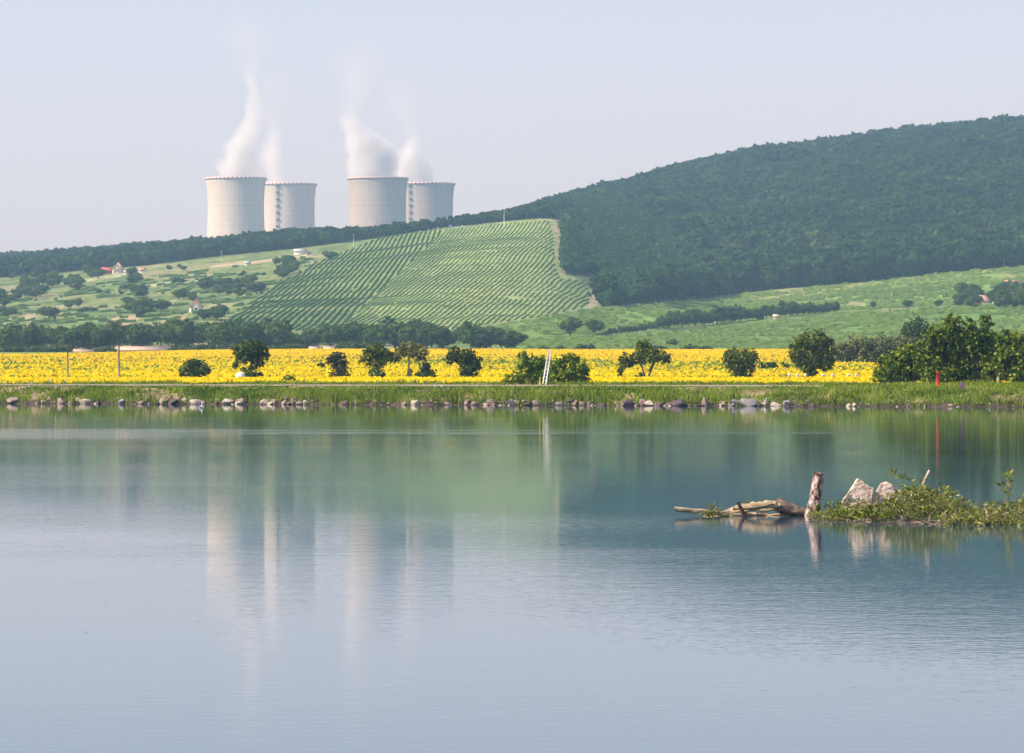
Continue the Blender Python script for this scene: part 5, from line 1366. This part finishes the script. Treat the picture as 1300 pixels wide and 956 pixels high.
rough_log('branch_stub', [D(945, 660, -.25), D(941, 648, -.25), D(937, 640, -.25), D(935.5, 637, -.25)], [0.03, 0.026, 0.028, 0.03], M['dark_wood'], 'short dark wet branch stub poking up before the pale splinters', 'branch', n=10, seed=3, amp=0.3)

# granite blocks
def block_rock(name, poly, dep, label, seed, yoff=0.0, lean=0.0):
    """outline on the front face, with real thickness, chipped"""
    pts = [D(x, y, yoff) for x, y in poly]; base = D(poly[0][0], 655, yoff)
    import bmesh
    bm = bmesh.new()
    f = [bm.verts.new(tuple(p - base)) for p in pts]; cxx = sum((p - base for p in pts)) / len(pts)
    b = [bm.verts.new(tuple((p - base - cxx) * (0.86) + cxx + np.array([lean, dep, 0.01]))) for p in pts]
    n = len(pts); bm.faces.new(f); bm.faces.new(b[::-1])
    for k in range(n): bm.faces.new((f[(k + 1) % n], f[k], b[k], b[(k + 1) % n]))
    bmesh.ops.recalc_face_normals(bm, faces=bm.faces)
    bmesh.ops.bevel(bm, geom=list(bm.edges), offset=0.012, segments=1, affect='EDGES')
    bmesh.ops.triangulate(bm, faces=bm.faces); bmesh.ops.subdivide_edges(bm, edges=list(bm.edges), cuts=3, use_grid_fill=True)
    for v in bm.verts:
        v.co += Vector((mnoise.noise(v.co * 6 + Vector((seed, 0, 0))), mnoise.noise(v.co * 6 + Vector((0, seed, 0))), mnoise.noise(v.co * 6 + Vector((0, 0, seed))))) * 0.02
        v.co += Vector((mnoise.noise(v.co * 22 + Vector((seed, 0, 0))), mnoise.noise(v.co * 22 + Vector((0, seed, 0))), mnoise.noise(v.co * 22))) * 0.006
    me = bpy.data.meshes.new(name); bm.to_mesh(me); bm.free(); me.materials.append(M['slab'])
    o = bpy.data.objects.new(name, me); o.location = tuple(base); COL.objects.link(o); tag(o, label, 'rock')
block_rock('rock', [(1058, 660), (1068, 641), (1079, 624), (1089.5, 608), (1101, 615), (1112, 620), (1109, 632), (1107, 660)], 0.3, 'large pinkish angular block with pointed top among willow leaves', 3, 0.15)
block_rock('rock', [(1098, 660), (1104, 641), (1112, 627), (1120, 614.5), (1127, 612.5), (1135, 617), (1139, 624), (1141, 660)], 0.35, 'smaller pinkish block leaning right behind the willow leaves', 8, 0.3, 0.08)

# willow branches
def willow(name, label, twigs, seed, dryp=0.25, leaf=0.03, leaves=(10, 20), cat='branch', lenf=1.0):
    """twigs: list of (start xyz, dir xyz, length)"""
    r_ = rng(seed); a = Acc(); b = Acc(); base = np.array(twigs[0][0])
    for (s, d, L_) in twigs:
        s = np.array(s) - base; d = np.array(d, float); d /= np.linalg.norm(d); bend = np.array([r_.normal() * .25, r_.normal() * .2, -0.35 * r_.random()])
        nT = 7; pts = [s + d * L_ * t + bend * L_ * t * t for t in np.linspace(0, 1, nT)]
        tube(b, pts, np.linspace(0.006, 0.0015, nT), 4)
        n = int(r_.integers(*leaves)); T = 0.12 + 0.88 * (np.arange(n) + r_.random(n)) / n
        P_ = np.array(pts); C = np.stack([np.interp(T * (nT - 1), range(nT), P_[:, k]) for k in range(3)], -1)
        side = dirs(r_, n); side = side * 0.9 + d * 0.7 + np.array([0, 0, -0.15]); side /= np.linalg.norm(side, axis=1)[:, None]
        wv = np.cross(side, dirs(r_, n)); wv /= np.linalg.norm(wv, axis=1)[:, None]; nv = np.cross(side, wv)
        l = (leaf * (0.8 + 0.9 * r_.random(n)))[:, None] * 1.6; w = l * 0.16
        V = np.stack([C, C + side * l * .35 + wv * w + nv * l * .05, C + side * l * .75 + wv * w * .7 + nv * l * .02, C + side * l - nv * l * .1, C + side * l * .75 - wv * w * .7 + nv * l * .02, C + side * l * .35 - wv * w + nv * l * .05], 1)
        dry = r_.random(n) < dryp
        for mt, mk in ((0, ~dry), (1, dry)):
            k = int(mk.sum())
            if k: a.add(V[mk].reshape(-1, 3), np.arange(6 * k).reshape(k, 6), mt)
    root = empty(name, tuple(base)); tag(root, label, cat)
    b.build('twigs', [M['twig']], root); a.build('leaves', [M['willow'], M['willow_dry']], root)
    return root
r_ = rng(88)
def mound(n, pxs, tops, y_base, Yr, lenr=(0.15, 0.35), up=0.6):
    tw = []
    for k in range(n):
        px = pxs[0] + (pxs[-1] - pxs[0]) * r_.random(); top = np.interp(px, pxs, tops); Y = Yr[0] + (Yr[1] - Yr[0]) * r_.random()
        zmax = (H - (top - HY) / F * YD); z = zmax * r_.random() ** 1.1 * 0.8
        tw.append(((( px - CX) / F * Y, Y, max(z, 0.0)), (r_.normal() * 0.9, -0.3 + r_.normal() * 0.5, up * r_.random() + 0.05), lenr[0] + (lenr[1] - lenr[0]) * r_.random()))
    return tw
willow('willow_branch', 'dense leafy willow branches heaped around the pinkish blocks', mound(430, [1052, 1065, 1090, 1120, 1150, 1180, 1205, 1215], [652, 650, 648, 640, 614, 610, 622, 646], 660, (58.4, 60.9)), 1, 0.22)
willow('willow_branch', 'low drift of willow leaves floating right of the heap', mound(380, [1200, 1225, 1250, 1275, 1290, 1340], [648, 644, 646, 640, 632, 630], 665, (56.8, 60.5), (0.12, 0.28), 0.35), 2, 0.42)
def X3(px, py, dy=0.0): return tuple(D(px, py, dy))
willow('willow_branch', 'arching leafy willow shoot curling left above the blocks', [(X3(1165, 640), (-0.25, 0, 1), 0.42), (X3(1160, 612), (-1, 0, 0.55), 0.22), (X3(1155, 603), (-1, 0, 0.0), 0.22), (X3(1158, 618), (0.1, 0, -0.2), 0.1), (X3(1140, 600), (-0.5, 0, 0.4), 0.09)], 3, 0.25, leaves=(12, 18))
willow('willow_branch', 'willow shoot reaching right out of the leafy heap', [(X3(1188, 640), (0.5, 0, 0.6), 0.4), (X3(1200, 630), (0.7, 0, 0.5), 0.2), (X3(1192, 628), (0.1, 0, 0.7), 0.2)], 4, 0.2)
willow('willow_branch', 'upright pale leafy shoot at the right edge over the water', [(X3(1276, 650), (0.25, 0, 1), 0.62), (X3(1282, 618), (-0.5, 0, 0.2), 0.15), (X3(1284, 612), (0.1, 0, 0.9), 0.14), (X3(1285, 650), (0.3, 0, 0.8), 0.3), (X3(1296, 650), (0.1, 0, 0.8), 0.4), (X3(1278, 645), (-0.5, 0, 0.5), 0.2)], 5, 0.4, leaf=0.042, leaves=(14, 22))
willow('leafy_sprig', 'small bushy sprig growing on the thin tan log', mound(26, [893, 900, 915, 924], [640, 637, 640, 645], 652, (60.3, 60.7), (0.06, 0.15)), 6, 0.35, leaf=0.024, leaves=(6, 12))
willow('leafy_sprig', 'tiny yellow green sprig behind the dark branch stub', [(X3(938, 648), (0.4, 0, 0.6), 0.16), (X3(942, 645), (0.7, 0, 0.7), 0.15), (X3(945, 645), (0.2, 0, 0.8), 0.12)], 7, 0.1, leaf=0.024)
willow('leafy_sprig', 'green shoots at the foot of the leaning stump', [(X3(1032, 656, -.2), (0.5, 0, 0.9), 0.28), (X3(1038, 656, -.2), (0.2, 0, 0.9), 0.2), (X3(1030, 656, -.2), (0.2, 0, 0.4), 0.16), (X3(1040, 657, -.2), (0.6, 0, 0.4), 0.2), (X3(1035, 658, -.2), (-0.3, 0, 0.4), 0.15), (X3(1048, 657, -.2), (0.3, 0, 0.5), 0.15)], 8, 0.15, leaf=0.03)
rough_log('branch', [D(1160, 640), D(1168, 622), D(1175, 608), D(1180.5, 597)], [0.03, 0.024, 0.02, 0.022], M['cut_wood'], 'bare pale stick pointing up out of the willow heap', 'stick', n=10, seed=4)
# sodden twig litter that carries the leaves
a = Acc(); r_ = rng(91)
for k in range(110):
    px = 1050 + 280 * r_.random(); Y = 57.2 + 3.6 * r_.random(); th = r_.random() * 6.28; L_ = 0.15 + 0.4 * r_.random(); X = (px - CX) / F * Y; z = -0.004 + 0.012 * r_.random()
    tube(a, [(X, Y, z - 0.02), (X + L_ * .5 * math.cos(th), Y + L_ * .5 * math.sin(th), z + 0.02), (X + L_ * math.cos(th), Y + L_ * math.sin(th), z - 0.01)], [0.007, 0.008, 0.004], 5)
o = a.build('debris', [M['brown_wood']]); tag(o, 'sodden twigs and litter floating under the willow leaves', 'debris', None, 'stuff')
rough_log('driftwood', [D(1040, 652), D(1056, 651), D(1075, 646), D(1088, 640)], [0.03, 0.05, 0.045, 0.03], M['tan_wood'], 'tan driftwood piece between the stump and the blocks', 'driftwood', seed=6)

# floating bits on the open water
M['orange'] = mat_flat('orange_leaf', (0.7, 0.3, 0.08)); M['dark_leaf'] = mat_flat('dark_floating_leaf', (0.05, 0.06, 0.05))
for i, (px, py, w, k) in enumerate([(957, 613, 2.2, 'orange'), (813, 750, 2.5, 'orange'), (930, 585, 2, 'orange'), (875, 578, 2, 'orange'), (567, 617, 2, 'orange'), (646, 650, 3, 'dark_leaf'), (37, 635, 2.5, 'dark_leaf'), (133, 765, 4, 'dark_leaf'), (108, 803, 6, 'dark_leaf'), (250, 789, 5, 'dark_leaf'), (295, 749, 4, 'dark_leaf'), (402, 683, 2, 'dark_leaf'), (780, 804, 5, 'dark_leaf'), (520, 728, 4, 'dark_leaf')]):
    Y = H * F / (py - HY); X = (px - CX) / F * Y; s = w / F * Y * (0.6 if k == 'orange' else 0.55)
    a = Acc(); a.add([(-s, 0, 0.001), (-s * .3, -s * .5, 0.002), (s * .6, -s * .4, 0.003), (s, 0, 0.001), (s * .4, s * .5, 0.002), (-s * .5, s * .4, 0.003)], [[0, 1, 2, 3, 4, 5]])
    o = a.build('floating_leaf', [M[k]], loc=(X, Y, 0.004))
    tag(o, 'tiny orange leaf floating on the open pond' if k == 'orange' else 'tiny dark scrap floating flat on the open pond', 'leaf', 'orange floating leaves' if k == 'orange' else 'dark floating scraps')

# ------------------------------------------------------------------ air
m = bpy.data.materials.new('haze_air'); m.use_nodes = True; nt = m.node_tree; nt.nodes.clear()
out = nt.nodes.new('ShaderNodeOutputMaterial'); pv = nt.nodes.new('ShaderNodeVolumePrincipled')
pv.inputs['Color'].default_value = (0.42, 0.70, 1.0, 1); pv.inputs['Absorption Color'].default_value = (1, 1, 1, 1); pv.inputs['Density'].default_value = HAZE_DENSITY; pv.inputs['Anisotropy'].default_value = 0.2
nt.links.new(pv.outputs[0], out.inputs['Volume'])
a = Acc(); box(a, -3700, 3700, -100, 6700, -4.0, 520)
tag(a.build('haze', [m]), 'pale summer haze', None, None, 'stuff')
